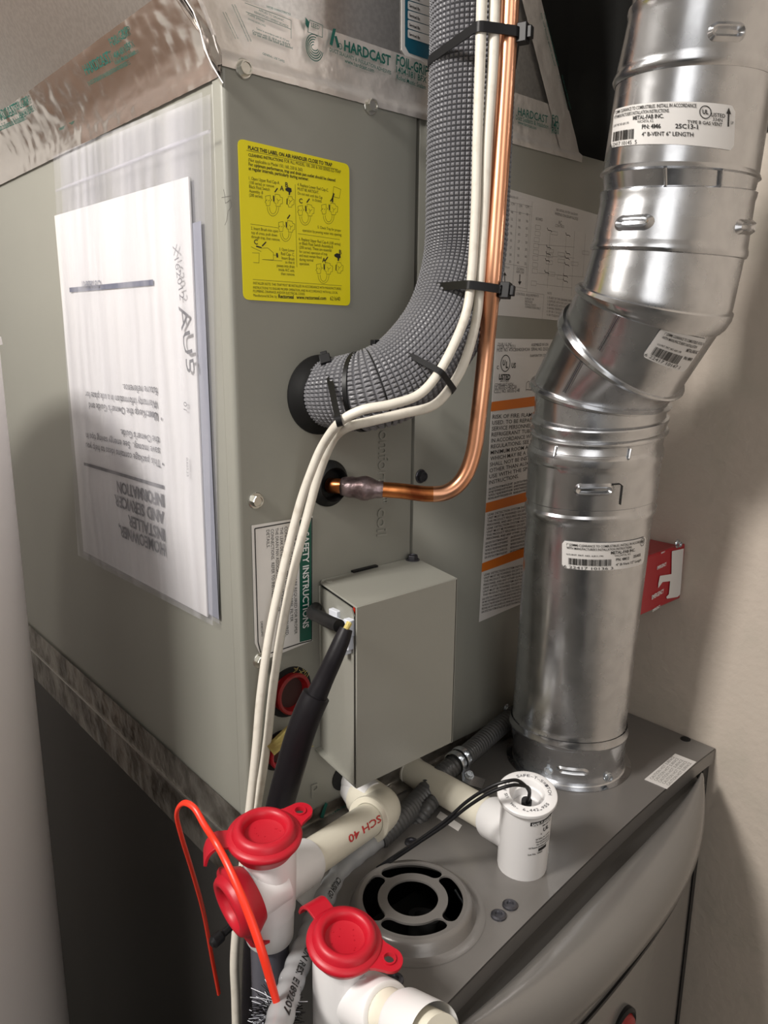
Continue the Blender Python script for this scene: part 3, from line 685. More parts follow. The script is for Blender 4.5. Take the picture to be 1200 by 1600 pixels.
# service record sticker
SP = Flat((0, yf - .0003, 0), (1, 0, 0), (0, 0, 1), (0, -1, 0)); c = SP.crop(600, 0, 3.333)
ol = quad_outline(SP, [(627, -60), (627, 78), (634, 89), (700, 112), (720, -40)])
svc = sheet(SP, ol, 'service_sticker', M['sticker'], ple, thick=.0004); svc['label'] = 'white and teal service record sticker with rounded entry boxes'
pb = SP.print(); pb.poly([SP.uv(632, -50), SP.uv(632, 72), SP.uv(638, 83), SP.uv(698, 104), SP.uv(715, -30)]); pb.build('teal_field', M['teal'], svc, lift=.0006)
pw = SP.print(); pk = SP.print()
for i in range(6):
    y0 = 58 + i * -14.8 + (0); q = [SP.uv(636, y0 - 12), SP.uv(636, y0 + 1), SP.uv(700, y0 + 22), SP.uv(705, y0 + 9)]
    qq = round_outline(q, .0012, 3); pw = SP.print(); pw.poly(qq); pw.build('entry_box', M['sticker'], svc, lift=.0008)
    pk.text('Serviced By:', SP.uv(638, y0 - 2.5), SP.uv(655, y0 + 4), k=1.15, bold=.03)
pk.build('printed_text', M['ink'], svc, lift=.001)
# lower tape between coil and furnace (belongs to the furnace joint)
def lowl(u_, v_): return Vector((-.0016, -.001 + u_ * .7, .032 - v_ * .075))
t_ = tape('foil_tape', lowl, 120, 10, M['foil_dark'], cab, lambda a, b: Vector((-1, 0, 0)), .0016, 60); t_['label'] = 'dark mottled foil tape along the lower left joint'
mb = MB(); mb.box((-.0042, .002, -.001), (-.0012, .70, .0010)); mb.build('joint_bead', M['galv_dull'], cab)
def lowf(u_, v_): return Vector((-.001 + u_ * (W + .001), -.0008 - .030 * max(0, v_ - .45), max(.0012, .013 - v_ * .030)))
t2 = tape('foil_tape', lowf, 120, 8, M['foil_dark'], cab, lambda a, b: Vector((0, -.7, .7)), .0007, 60); t2['label'] = 'dark mottled foil tape along the front foot of the cabinet'
pr = FF.print(); pr.text('HARDCAST', FF.uv(512, 1278), FF.uv(545, 1258), k=1.3, bold=.03); pr.poly([FF.uv(498, 1275), FF.uv(506, 1252), FF.uv(510, 1254), FF.uv(503, 1277)]); pr.build('tape_print', M['ink_teal'], t2, lift=.002)

# ---------------------------------------------------------------- document pouch and envelope on the left side
def side_grid(name, m, tl_, tr_, br_, bl_, x0, bulge, parent=None, origin=None, n=24, thick=.0, f=12, amp=.0006):
    A, B, Cc, Dd = [X(p[0], p[1], 0) for p in (tl_, tr_, br_, bl_)]
    rows = []
    for i in range(n + 1):
        r = []
        for j in range(n + 1):
            a, b = i / n, j / n; p = (A.lerp(B, b)).lerp(Dd.lerp(Cc, b), a)
            ed = min(a, 1 - a, b, 1 - b) * 6; ed = min(1, ed)
            r.append(Vector((x0 - bulge * ed - abs(noise.noise(Vector((p.y * f, p.z * f * .5, x0 * 100)))) * amp * ed, p.y, p.z)))
        rows.append(r)
    mb = MB(); mb.rows(rows, False)
    if thick:
        back = [[Vector((p.x + thick, p.y, p.z)) for p in r] for r in rows]; mb.rows(back, False)
        for e in ([r[0] for r in rows], [r[-1] for r in rows], rows[0], rows[-1]): mb.rows([e, [Vector((p.x + thick, p.y, p.z)) for p in e]], False)
    o = mb.build(name, m, parent, origin=origin, sharp=60); return o
ctr = Vector((-.002, .18, .19))
pou = empty('document_pouch', ctr, 'clear plastic document pouch hanging on the left side of the coil cabinet', 'pouch')
side_grid('film_front', M['film'], (96, 246), (332, 148), (346, 974), (133, 866), -.0075, .0022, pou, f=30, amp=.0012)
side_grid('film_back', M['film'], (96, 246), (332, 148), (346, 974), (133, 866), -.0018, 0, pou, amp=0)
mb = MB(); a, b = X(88, 298, -.010), X(327, 205, -.010)
mb.tube([a.lerp(b, t / 10) + Vector((-.0004 * math.sin(t), 0, 0)) for t in range(11)], .0011, 8); mb.build('film_fold', M['film'], pou)
a, b = X(314, 345, -.0026), X(342, 968, -.0026); a0, b0 = X(290, 352, -.0026), X(300, 945, -.0026)
mb = MB(); mb.add([a, a0, b0, b], [(0, 1, 2, 3)]); mb.build('blue_sheet_edge', M['bluegrey'], pou, smooth=False)
env = side_grid('instruction_envelope', M['paper'], (92, 338), (303, 277), (331, 962), (137, 860), -.0042, .0022, None, origin=ctr, thick=.0012, f=8, amp=.0005)
tag(env, 'white information envelope with upside-down lettering inside the clear pouch', 'envelope')
ORG[env.name] = ctr
EP = Flat((-.0069, 0, 0), (0, 1, 0), (0, 0, -1), (-1, 0, 0)); c = EP.crop(60, 600, 4.0); pr = EP.print()
for t, a, b, k, bo in (('HOMEOWNER,', (792, 1000), (505, 880), 1, .025), ('INSTALLER', (790, 908), (563, 818), 1, .025), ('AND SERVICER', (786, 800), (478, 690), 1, .025), ('INFORMATION', (786, 692), (492, 606), 1, .025)):
    pr.text(t, c(*a), c(*b), h=.0150, bold=bo)
for t, a, b, bo in (('\u2022 This package contains ideas to help you', (785, 478), (300, 366), .0), ('save money.  See energy saving tips in', (760, 398), (300, 305), 0), ("the Owner's Guide.", (758, 330), (515, 282), 0), ('\u2022', (775, 195), (768, 193), .03), ('User:', (748, 180), (680, 166), .03), ("Keep the Owner's Guide and", (672, 164), (318, 115), 0), ('Warranty information in a safe place for', (748, 105), (296, 45), 0), ('future reference.', (745, 20), (530, 0), 0)):
    pr.text(t, c(*a), c(*b), h=.0090, bold=bo + .004)
pr.line(c(788, 645), c(288, 498), .0030)
pr.build('printed_text', M['ink_grey'], env, lift=.0006)
pr = EP.print(); c = EP.crop(60, 230, 4.0); pr.line(c(722, 845), c(198, 893), .0042); pr.text('C1510836P01', c(392, 832), c(275, 838), h=.009, bold=.02); pr.build('printed_rule', M['ink_blue'], env, lift=.0006)
EV = Flat((-.0069, 0, 0), (0, 0, -1), (0, -1, 0), (-1, 0, 0)); pr = EV.print()
c = EV.crop(60, 230, 4.0)
pr.text('X162012', c(843, 618), c(890, 958), h=.0105, k=1); pr.text('AU5', c(880, 995), c(935, 1415), h=.0180)
c = EV.crop(60, 600, 4.0); pr.text('01', c(912, 108), c(912, 160), h=.0075); pr.text('030525', c(928, 458), c(932, 578), h=.0045)
pr.build('printed_code', M['ink_grey'], env, lift=.0006)
# ---------------------------------------------------------------- furnace
fur = empty('furnace', (W / 2, .2, ZF), 'low grey gas furnace with a bowed front door, under the coil cabinet', 'furnace')
YE = -.168
def y_e(x): return -.168 - .035 * max(0, 1 - x / .434) ** 1.5      # slightly curved front edge of the top panel
dc = Z(645, 1402, .010); dc = Vector((dc.x, dc.y))          # inducer cover centre
RD = .0475
MB().box((-.001, YE - .004, ZF), (.011, DB, -.004)).build('side_panel', M['furnace_shaded'], fur)
MB().box((W - .012, YE + .004, ZF), (W, DB, -.004)).build('side_panel', M['furnace_shaded'], fur)
MB().box((0, DB - .01, ZF), (W, DB, -.004)).build('back_panel', M['furnace_shaded'], fur)
MB().box((.012, .0, -.30), (W - .013, .004, -.005)).build('inner_shield', M['dark'], fur)
MB().box((.012, YE + .004, -.145), (W - .013, .0, -.14)).build('blower_deck', M['furnace_shaded'], fur)
circ = [(dc.x + RD * math.cos(2 * PI * k / 64), dc.y + RD * math.sin(2 * PI * k / 64)) for k in range(64)]
mb = MB(); plate(mb, [(W * k / 24, y_e(W * k / 24)) for k in range(25)] + [(W, DB - .001), (0, DB - .001)], [circ], lambda x, y: Vector((x, y, 0)), (0, 0, -.002))
mb.rows([[Vector((W * k / 24, y_e(W * k / 24), z)) for z in (-.0002, -.016)] for k in range(25)], False); mb.build('top_panel', M['furnace'], fur, sharp=50)
# raised inducer cover with a round hole and four curved slots
def cover_pt(r, a):
    prof = [(0, .0095), (.0185, .0095), (.0200, .0100), (.0385, .0100), (.0410, .0092), (.0430, .0066), (.0450, .0022), (.0475, .0000)]
    for (r0, h0), (r1, h1) in zip(prof, prof[1:]):
        if r <= r1: h = h0 + (h1 - h0) * (r - r0) / (r1 - r0); break
    else: h = 0
    return Vector((dc.x + r * math.cos(a), dc.y + r * math.sin(a), h))
slot_a = [math.radians(q) for q in (-20, 70, 160, 250)]; rot0 = math.radians(-41.5)
def slot_outline(ca, r0=.0255, r1=.0365, half=.60):
    rm = (r0 + r1) / 2; rw = (r1 - r0) / 2; P = []
    for k in range(13): a = ca - half + 2 * half * k / 12; P.append((r1 * math.cos(a), r1 * math.sin(a)))
    for k in range(1, 8): t = PI * k / 8; a = ca + half; cx, cy = rm * math.cos(a), rm * math.sin(a); P.append((cx + rw * (math.cos(a) * math.cos(t) - math.sin(a) * math.sin(t)), cy + rw * (math.sin(a) * math.cos(t) + math.cos(a) * math.sin(t))))
    for k in range(13): a = ca + half - 2 * half * k / 12; P.append((r0 * math.cos(a), r0 * math.sin(a)))
    for k in range(1, 8): t = PI + PI * k / 8; a = ca - half; cx, cy = rm * math.cos(a), rm * math.sin(a); P.append((cx + rw * (math.cos(a) * math.cos(t) - math.sin(a) * math.sin(t)), cy + rw * (math.sin(a) * math.cos(t) + math.cos(a) * math.sin(t))))
    return P
slots = [slot_outline(rot0 + k * PI / 2) for k in range(4)]
hole = [(.0185 * math.cos(2 * PI * k / 48), .0185 * math.sin(2 * PI * k / 48)) for k in range(48)]
outer = [(.0395 * math.cos(2 * PI * k / 64), .0395 * math.sin(2 * PI * k / 64)) for k in range(64)]
mb = MB(); plate(mb, outer, [hole] + slots, lambda x, y: Vector((dc.x + x, dc.y + y, .0100)), (0, 0, -.0016))
cov = mb.build('vent_cover', M['furnace'], fur, sharp=40)
mb = MB(); mb.lathe((dc.x, dc.y, 0), (0, 0, 1), [(.0395, .0100), (.0415, .0094), (.0432, .0076), (.0448, .0040), (.0462, .0014), (.0490, .0003), (.0530, .0002)], 64); mb.build('cover_shoulder', M['furnace'], cov)
MB().lathe((dc.x + .012, dc.y + .004, -.05), (.25, .1, 1), [(.0075, .0), (.0075, .030), (.012, .030), (.012, 0)], 28).build('inducer_port', M['dark'], fur)
MB().box((dc.x - .05, dc.y - .05, -.062), (dc.x + .06, dc.y + .06, -.055)).build('inducer_housing', M['furnace_shaded'], fur)
a = Z(712, 1370, 0.0); MB().tube([Vector((a.x, a.y, -.012)), Vector((a.x - .004, a.y - .015, -.016))], .0012, 8).build('inner_rod', M['zinc'], fur)
for i, (px, py) in enumerate([(797, 1415), (779, 1431), (617, 1532), (643, 1317), (740, 1296)][:4]):
    p = Z(px, py, 0)
    mb = MB(); mb.lathe((0, 0, 0), (0, 0, 1), [(.0058, 0), (.0056, .0012), (.0042, .0020), (.0026, .0022), (.0020, .0010)], 24, True, True)
    me = bpy.data.meshes.new('pan_screw'); me.from_pydata(mb.v, [], mb.f); me.update(); me.materials.append(M['dark_screw'])
    place('pan_screw', me, fur, p, (0, 0, 1))
p = Z(1071, 1155, 0); MB().lathe(p, (0, 0, 1), [(.0052, 0), (.005, .0006)], 20, True, True).build('hole_plug', M['black'], fur)
# embossed corner relief on the top panel
e = [Z(*q, 0) for q in ((700, 1560), (752, 1500), (842, 1412))]
# front door: bowed bullnose, recessed face
x0, x1 = -.004, (Y(1104, 1240, -.176).x + Y(1050, 1600, -.176).x) / 2
def tn(x): return max(-1, min(1, (x - (x0 + x1) / 2) / ((x1 - x0) / 2)))
def P_(x): return .036 * (1 - abs(tn(x)) ** 2.2) + .006
def yd(x, k): return y_e(x) - .003 - .010 * (1 - tn(x) ** 4) - k * P_(x)
prof = [(-.05, -.045), (.0, -.020), (.06, -.013), (.25, -.0105), (.50, -.0110), (.75, -.0150), (.92, -.0230), (1.0, -.0340), (.98, -.0440), (.84, -.0530), (.70, -.0580), (.64, -.0640), (.62, -.0720)]
NX = 48
def dx(i): return x0 + (x1 - x0) * i / NX
rows = [[Vector((dx(i), yd(dx(i), k), z)) for k, z in prof] for i in range(NX + 1)]
mb = MB(); mb.rows(rows, False)
for r in (rows[0], rows[-1]): mb.rows([r, [Vector((p.x, y_e(p.x) - .004, p.z)) for p in r]], False)
MB().rows([[Vector((dx(i), y_e(dx(i)) + a, z)) for a, z in ((.002, -.016), (-.002, -.020), (-.0035, -.021), (-.003 - .010 * (1 - tn(dx(i)) ** 4) - .008, -.0215))] for i in range(NX + 1)], False).build('front_ledge', M['furnace_shaded'], fur)
door = mb.build('door', M['door'], fur, sharp=60); door['label'] = 'bowed front door with a rounded top rail'
rows = [[Vector((dx(i), yd(dx(i), .62), -.072 - .66 * j / 12)) for j in range(13)] for i in range(NX + 1)]
mb = MB(); mb.rows(rows, False)
for r in (rows[0], rows[-1]): mb.rows([r, [Vector((p.x, y_e(p.x) - .004, p.z)) for p in r]], False)
mb.build('door_face', M['door'], door, sharp=60)
def doorpt(x, z, lift): return Vector((x, yd(x, .62) - lift, z))
cr_ = Y(1077, 1318, yd(W, .62) - .002); rgt = cr_.x - .007; topz = cr_.z
outs = [rrect(.03 + wd, -.60 + wd, rgt - wd, topz - wd, .022, 8) for wd in (-.0016, -.0016, .0016, .0016)]
rr2 = []
for r, lf in zip(outs, (.0002, .0018, .0018, .0002)):
    o_ = []
    for i, p in enumerate(r):
        q = r[(i + 1) % len(r)]; m = max(1, round((Vector(outs[0][(i + 1) % len(r)]) - Vector(outs[0][i])).length / .012))
        for k in range(m): t = Vector(p).lerp(Vector(q), k / m); o_.append(doorpt(t.x, t.y, lf))
    rr2.append(o_)
mb = MB(); mb.rows(rr2, True); mb.build('window_gasket', M['black'], door)
sg = Y(966, 1600, y_e(.25) - .04)
sy = doorpt(sg.x, 0, 0).y
mb = MB(); mb.lathe((sg.x, sy, sg.z), (0, -1, 0), [(.017, -.001), (.017, .003), (.0145, .0045), (.0125, .003)], 32); mb.build('sight_glass_ring', M['black'], door)
mb = MB(); mb.lathe((sg.x, sy, sg.z), (0, -1, 0), [(.0125, .003), (.011, .006), (.006, .008), (.001, .0085)], 32, False, True); mb.build('sight_glass', M['red_plug'], door)
# stickers on the top panel
TPn = Flat((0, 0, .0002), (1, 0, 0), (0, 1, 0), (0, 0, 1))
s1 = sheet(TPn, quad_outline(TPn, [(1055, 1178), (1088, 1191), (1042, 1233), (1007, 1218)]), 'small_sticker', M['sticker'], fur, thick=.0004)
pr = TPn.print()
for k in range(5): pr.text('CAUTION HOT SURFACE', TPn.uv(1019 + k * 6.5, 1219 + k * 2.4), TPn.uv(1055 + k * 6.5, 1184 + k * 2.4), k=.9)
pr.build('printed_text', M['ink_light'], s1, lift=.0006)
s2 = sheet(TPn, quad_outline(TPn, [(688, 1268), (722, 1290), (716, 1299), (682, 1277)]), 'small_sticker', M['sticker'], fur, thick=.0004)

# ---------------------------------------------------------------- vent pipe pieces, lofted between measured rings
class Ring:
    def __init__(s, c, a, b): s.c, s.a, s.b = c, a, b
def ring(L, R, F, D):
    l, r = at(*L, D), at(*R, D); c = (l + r) / 2; a = (r - l) / 2; best = None
    for k in range(1, 120):
        b = at(*F, D - k * .0008) - c; e_ = abs(b.length - a.length)
        if best is None or e_ < best[0]: best = (e_, b)
    return Ring(c, a, best[1])
bc = Vector((.316, -.080, 0)); br_ = .0530
K = [Ring(bc, Vector((.75, -.66, 0)) * br_, Vector((-.66, -.75, 0)) * br_),
     ring((797, 1118), (980, 1135), (895, 1168), .728), ring((822, 772), (1028, 778), (915, 800), .650), ring((826, 695), (1038, 700), (925, 722), .634),
     ring((832, 668), (1043, 672), (930, 697), .633), ring((833, 650), (1044, 653), (930, 676), .632), ring((836, 585), (1045, 632), (925, 633), .624),
     ring((891, 476), (1064, 612), (945, 577), .590), ring((908, 440), (1150, 484), (1020, 475), .553), ring((924, 384), (1170, 394), (1042, 380), .545),
     ring((939, 303), (1184, 302), (1060, 292), .540), ring((938, 277), (1190, 281), (1060, 259), .535), ring((959, 134), (1215, 120), (1090, 92), .512),
     ring((983, 25), (1245, -5), (1115, -35), .490), ring((998, -70), (1278, -105), (1130, -150), .468)]
_r = K[-1]; K.append(Ring(_r.c + Vector((-.0, -.02, .55)), _r.a, _r.b))
def S_(t, th, sc=1.0, lift=0.0):
    i = min(int(t), len(K) - 2); f = t - i; A, B = K[i], K[i + 1]
    c = A.c.lerp(B.c, f); a = A.a.lerp(B.a, f); b = A.b.lerp(B.b, f)
    d = a * math.cos(th) + b * math.sin(th)
    return c + d * sc + d.normalized() * lift
def piece(name, prof, m, parent, n=72):
    rows = [[S_(t, 2 * PI * j / n, s) for j in range(n)] for t, s in prof]
    return MB().rows(rows, True).build(name, m, parent, sharp=28)
def bead(t, w, hgt, base, inner=.0): return [(t - w, base), (t - w * .6, base + hgt * .6), (t, base + hgt), (t + w * .6, base + hgt * .6), (t + w, base)]
def straight(t0, t1, s): return [(t, s) for t in [t0 + (t1 - t0) * k / 8 for k in range(9)]]
def inv(px, py, t0, t1):
    best = None
    for i in range(121):
        for j in range(181):
            t = t0 + (t1 - t0) * i / 120; th = PI * j / 180
            p = S_(t, th) - CAM; z = RX.z * p.x + RY.z * p.y + RZ.z * p.z
            x = 600 + FPX * (RX.x * p.x + RY.x * p.y + RZ.x * p.z) / z; y = 800 + FPX * (RX.y * p.x + RY.y * p.y + RZ.y * p.z) / z
            e_ = (x - px) ** 2 + (y - py) ** 2
            if best is None or e_ < best[0]: best = (e_, t, th)
    return best[1], best[2]
def dimple(name, parent, px, py, t0, t1, sc, wpx=58, slope=0.0, hgt=.0030):
    """pressed stadium shaped dimple on a pipe surface"""
    ta, ha = inv(px - wpx / 2, py - slope * wpx / 2, t0, t1); tb, hb = inv(px + wpx / 2, py + slope * wpx / 2, t0, t1)
    tm = (ta + tb) / 2; hm = (ha + hb) / 2
    p0 = S_(tm, hm, sc); du = (S_(tb, hb, sc) - S_(ta, ha, sc)); L = du.length / 2; 
    dt = S_(tm + .02, hm, sc) - p0; mt = .02 / dt.length
    rows = []; R = .0046
    for (o_, h_) in ((R * 1.5, -.0002), (R * 1.15, hgt * .5), (R * .85, hgt), (R * .55, hgt * .55), (R * .25, -.0002)):
        r = []
        for k in range(28):
            a = 2 * PI * k / 28; ex = math.cos(a) * o_ + (L - R) * (1 if math.cos(a) > 0.01 else -1 if math.cos(a) < -.01 else 0); ey = math.sin(a) * o_ * .8
            r.append(S_(tm + (tb - ta) / 2 * ex / L + ey * mt, hm + (hb - ha) / 2 * ex / L, sc, h_))
        rows.append(r)
    mb = MB(); mb.rows(rows, True); mb.f.append([len(mb.v) - 28 + k for k in range(28)]); return mb.build(name, M['galv'], parent, sharp=50)
G = M['galv']
v1 = empty('vent_collar', (bc.x, bc.y, 0), 'short galvanised starter collar screwed to the furnace top', 'vent pipe')
piece('collar', [(0, 1.05), (.02, 1.045), (.05, 1.015), (.1, 1.0)] + straight(.12, .86, 1.0) + bead(.93, .06, .022, 1.0) + [(1.02, .99)], G, v1)
piece('base_flange', [(0, 1.0), (.001, 1.14), (.02, 1.14), (.03, 1.02)], G, v1)
dimple('pressed_rib', v1, 895, 1204, 0, .9, 1.0, 46, .10, .0022)
def pipe_screw(parent, px, py, t0, t1):
    t, h = inv(px, py, t0, t1); p = S_(t, h, 1.0); c_ = S_(t, h, .5); place('hex_screw', HSZ, parent, p, p - c_, .4)
pipe_screw(v1, 858, 1203, 0, .9); pipe_screw(v1, 949, 1214, 0, .9)
v2 = empty('vent_pipe', K[1].c, 'long straight galvanised vent pipe with a barcode sticker, standing on the collar', 'vent pipe')
piece('pipe', [(1.0, .95), (1.0, .985), (1.012, .99), (1.03, .965)] + straight(1.05, 1.93, .965) + [(1.945, .985), (1.955, 1.0), (1.97, 1.0), (1.98, .975), (2.0, .975), (2.02, .99)] + straight(2.1, 2.8, .99) + [(2.84, 1.005), (2.9, 1.01), (3.0, 1.0), (3.2, .97), (3.8, .965)], G, v2)
dimple('pressed_rib', v2, 928, 765, 2, 3, .99, 56, 0)
# turned latch slot beside the rib
t_, h_ = inv(955, 757, 2, 3)
mb = MB(); mb.tube([S_(t_ + .0, h_ - .0, .99, .0007), S_(t_, h_ - .12, .99, .0007), S_(t_ - .04, h_ - .16, .99, .0007), S_(t_ - .42, h_ - .17, .99, .0007)], .0005, 6); mb.build('latch_slot', M['dark'], v2)
v3_ = empty('vent_elbow', K[3].c, 'adjustable galvanised vent elbow of slanted rolled segments', 'vent pipe')
piece('swivel_ring', [(3.15, .955), (3.3, .975), (3.7, .975), (3.82, .985), (3.9, 1.02), (4.0, 1.03), (4.12, 1.02), (4.25, .985), (4.5, .99), (4.85, 1.02), (5.0, 1.03), (5.06, 1.02), (5.1, .99)] + straight(5.15, 5.78, .975) + [(5.82, .95), (5.83, .93)], G, v3_)
piece('lower_gore', [(5.70, .95), (5.72, 1.0), (5.78, 1.045), (5.86, 1.055), (5.93, 1.03), (5.96, .99)] + straight(5.98, 6.80, .985) + [(6.84, .95)], G, v3_)
piece('upper_gore', [(6.78, .95), (6.79, 1.01), (6.84, 1.05), (6.92, 1.055), (6.985, 1.03), (7.0, .99)] + straight(7.02, 7.84, .985) + [(7.88, .95)], G, v3_)
piece('top_gore', [(7.72, .95), (7.73, 1.01), (7.78, 1.035), (7.88, 1.04), (7.95, 1.015), (7.97, .975), (8.02, .965)] + straight(8.1, 8.9, .965), G, v3_)
def seam(parent, a, b, ta, tb):
    t0, h0 = inv(*a, *ta); t1, h1 = inv(*b, *tb); mb = MB()
    for off in (-.028, .028):
        P = [S_(t0 + (t1 - t0) * k / 10, h0 + (h1 - h0) * k / 10 + off, .985, .0004) for k in range(11)]; mb.tube(P, .0006, 6)
    mb.build('lock_seam', G, parent)
    mb = MB(); P = [S_(t0 + (t1 - t0) * k / 10, h0 + (h1 - h0) * k / 10, .985, .0001) for k in range(11)]; mb.tube(P, .00035, 6); mb.build('seam_groove', M['dark_screw'], parent)
seam(v3_, (882, 614), (915, 553), (5.9, 6.9), (5.9, 6.95)); seam(v3_, (936, 548), (978, 472), (6.95, 7.9), (6.95, 7.95))
v4 = empty('vent_pipe', K[9].c, 'short galvanised vent pipe length above the elbow, with a wide white sticker', 'vent pipe')
piece('pipe', [(8.86, .96), (8.88, .99), (8.93, 1.005), (9.0, 1.0), (9.06, .985)] + straight(9.1, 9.85, .985) + [(9.93, 1.0), (10.0, 1.005), (10.06, .985), (10.1, .965), (10.9, .965), (10.95, .985), (11.0, 1.0), (11.03, .985)] + straight(11.05, 12.1, .97), G, v4)
for th in (1.05, 1.72):
    P = [S_(10.08 + .84 * k / 4, th, .97, .0012) for k in range(5)]; MB().tube(P, .0011, 8).build('crimp_rib', G, v4)
for th in (1.05, 2.15):
    P = [S_(3.12 + .6 * k / 4, th, .972, .0012) for k in range(5)]; MB().tube(P, .0011, 8).build('crimp_rib', G, v2)
dimple('pressed_rib', v4, 990, 348, 9, 10, .985, 54, -.03); dimple('pressed_rib', v4, 1165, 355, 9, 10, .985, 24, .05)
v5 = empty('vent_pipe', K[12].c, 'topmost galvanised vent pipe running out of the top of the picture', 'vent pipe')
piece('pipe', [(11.95, .975), (11.97, 1.0), (12.0, 1.015), (12.06, 1.01), (12.1, .995), (12.13, .99)] + straight(12.16, 12.88, .99) + [(12.92, 1.0), (12.97, 1.012), (13.0, 1.012), (13.02, .985)] + straight(13.05, 14, .98) + straight(14.05, 14.99, .98), G, v5)
dimple('pressed_rib', v5, 1136, 50, 12, 13, .99, 52, .03)
# pipe stickers wrapped on the surface
def wrap_sticker(parent, TLp, TRp, BLp, trange, sc, label, lines, bar):
    (ta, ha), (tb, hb), (tc_, hc_) = inv(*TLp, *trange), inv(*TRp, *trange), inv(*BLp, *trange)
    def mp(u, v, lift=0):    # u, v in 0..1 with v measured down
        return S_(ta + (tb - ta) * u + (tc_ - ta) * v, ha + (hb - ha) * u + (hc_ - ha) * v, sc, .0004 + lift)
    n = 36; Wm = sum((mp((k + 1) / n, .5) - mp(k / n, .5)).length for k in range(n)); Hm = (mp(.5, 1) - mp(.5, 0)).length
    mb = MB(); rows = []
    for i in range(n + 1):
        u = i / n; x = u * Wm; r = .003; d = r - min(x, Wm - x, r); ins = (r - math.sqrt(max(0, r * r - d * d))) / Hm if d > 0 else 0
        rows.append([mp(u, ins + (1 - 2 * ins) * j / 6) for j in range(7)])
    mb.rows(rows, False); st = mb.build('vent_sticker', M['sticker'], parent, sharp=60); st['label'] = label
    pr = Print(lambda x, y, l: mp(x / Wm, -y / Hm, l))
    for t, u0, v0, u1, h, bo in lines:
        pr.text(t, (u0 * Wm, -v0 * Hm), (u1 * Wm, -v0 * Hm), h=h * Hm, bold=bo)
    x = bar[0] * Wm; rnd = random.Random(3)
    while x < bar[1] * Wm:
        w = rnd.choice((.0003, .0004, .0007)); pr.rect((x, -bar[2] * Hm), (x + w, -bar[3] * Hm)); x += w + rnd.choice((.0003, .0004, .0006))
    if len(bar) > 4: cx, cy = bar[4] * Wm, -bar[5] * Hm; pr.arc((cx, cy), .0034, .0034, 0, 360, .0005, 24); pr.text('UL', (cx - .0018, cy - .001), (cx + .0018, cy - .001), k=1.1, bold=.03)
    if len(bar) > 6: cx = bar[6] * Wm; pr.rect((cx - .0005, -.48 * Hm), (cx + .0005, -.2 * Hm)); pr.poly([(cx - .0016, -.2 * Hm), (cx + .0016, -.2 * Hm), (cx, -.06 * Hm)])
    pr.build('printed_text', M['ink'], st, lift=.0004)
L1 = [('1" (25MM) CLEARANCE TO COMBUSTIBLES. INSTALL IN ACCORDANCE', .02, .13, .72, .12, .01), ("WITH MANUFACTURER'S INSTALLATION INSTRUCTIONS.", .02, .25, .54, .12, .01), ('METAL-FAB INC.', .26, .38, .50, .14, .02), ('WICHITA, KS.', .30, .47, .43, .10, 0), ('U.S./INT. PAT. NO. 6,811,190', .02, .46, .22, .08, .01),
      ('PN: 4M6', .34, .62, .48, .15, .02), ('25C13-1', .58, .62, .73, .15, .02), ('4" B-VENT 6" LENGTH', .34, .80, .70, .14, .01), ('TYPE B GAS VENT', .66, .50, .90, .11, .01), ('LISTED', .82, .30, .92, .12, .01), ('334N', .83, .40, .90, .11, 0), ('6 22417 10145  5', .0, .98, .30, .14, .0), ('UP', .965, .42, .985, .1, 0)]
wrap_sticker(v4, (958, 172), (1150, 165), (952, 231), (11.05, 12), .975, 'white pipe sticker with barcode and up arrow', L1, (.03, .27, .60, .85, .78, .22, .945))
L2 = [('1" (25MM) CLEARANCE TO COMBUSTIBLES. INSTALL IN ACCORDANCE', .05, .16, .95, .12, .01), ("WITH MANUFACTURER'S INSTALLATION INSTRUCTIONS.", .05, .28, .75, .12, .01), ('METAL-FAB INC.', .5, .42, .8, .15, .02), ('WICHITA, KS.', .54, .52, .74, .1, 0), ('U.S./INT. PAT. NO. 6,811,190', .05, .50, .42, .08, .01), ('PN: 4M12', .56, .68, .72, .14, .02), ('25A02', .78, .66, .90, .14, .02), ('4" B-Vent 12" Length', .56, .86, .92, .13, .01), ('6 22417 10136 3', .02, .98, .53, .14, 0)]
wrap_sticker(v2, (877, 845), (1012, 838), (877, 888), (1.5, 2), .97, 'white barcode sticker on the long straight pipe', L2, (.07, .5, .60, .84, .92, .16))
L3 = [('1" (25MM) CLEARANCE TO COMBUSTIBLES. INSTALL IN', .10, .18, .98, .11, .01), ("WITH MANUFACTURER'S INSTALLATION", .10, .30, .85, .11, .01), ('METAL-FAB INC.', .66, .44, .98, .13, .02), ('U.S./INT. PAT. NO. 6,811,190', .10, .52, .58, .08, .01), ('PN: 4M90', .72, .66, .95, .13, .02), ('6 22417 10147 1', .02, .95, .78, .13, 0)]
wrap_sticker(v3_, (1035, 512), (1106, 530), (1003, 556), (7.0, 7.8), .99, 'white barcode sticker on the elbow', L3, (.10, .66, .58, .84))

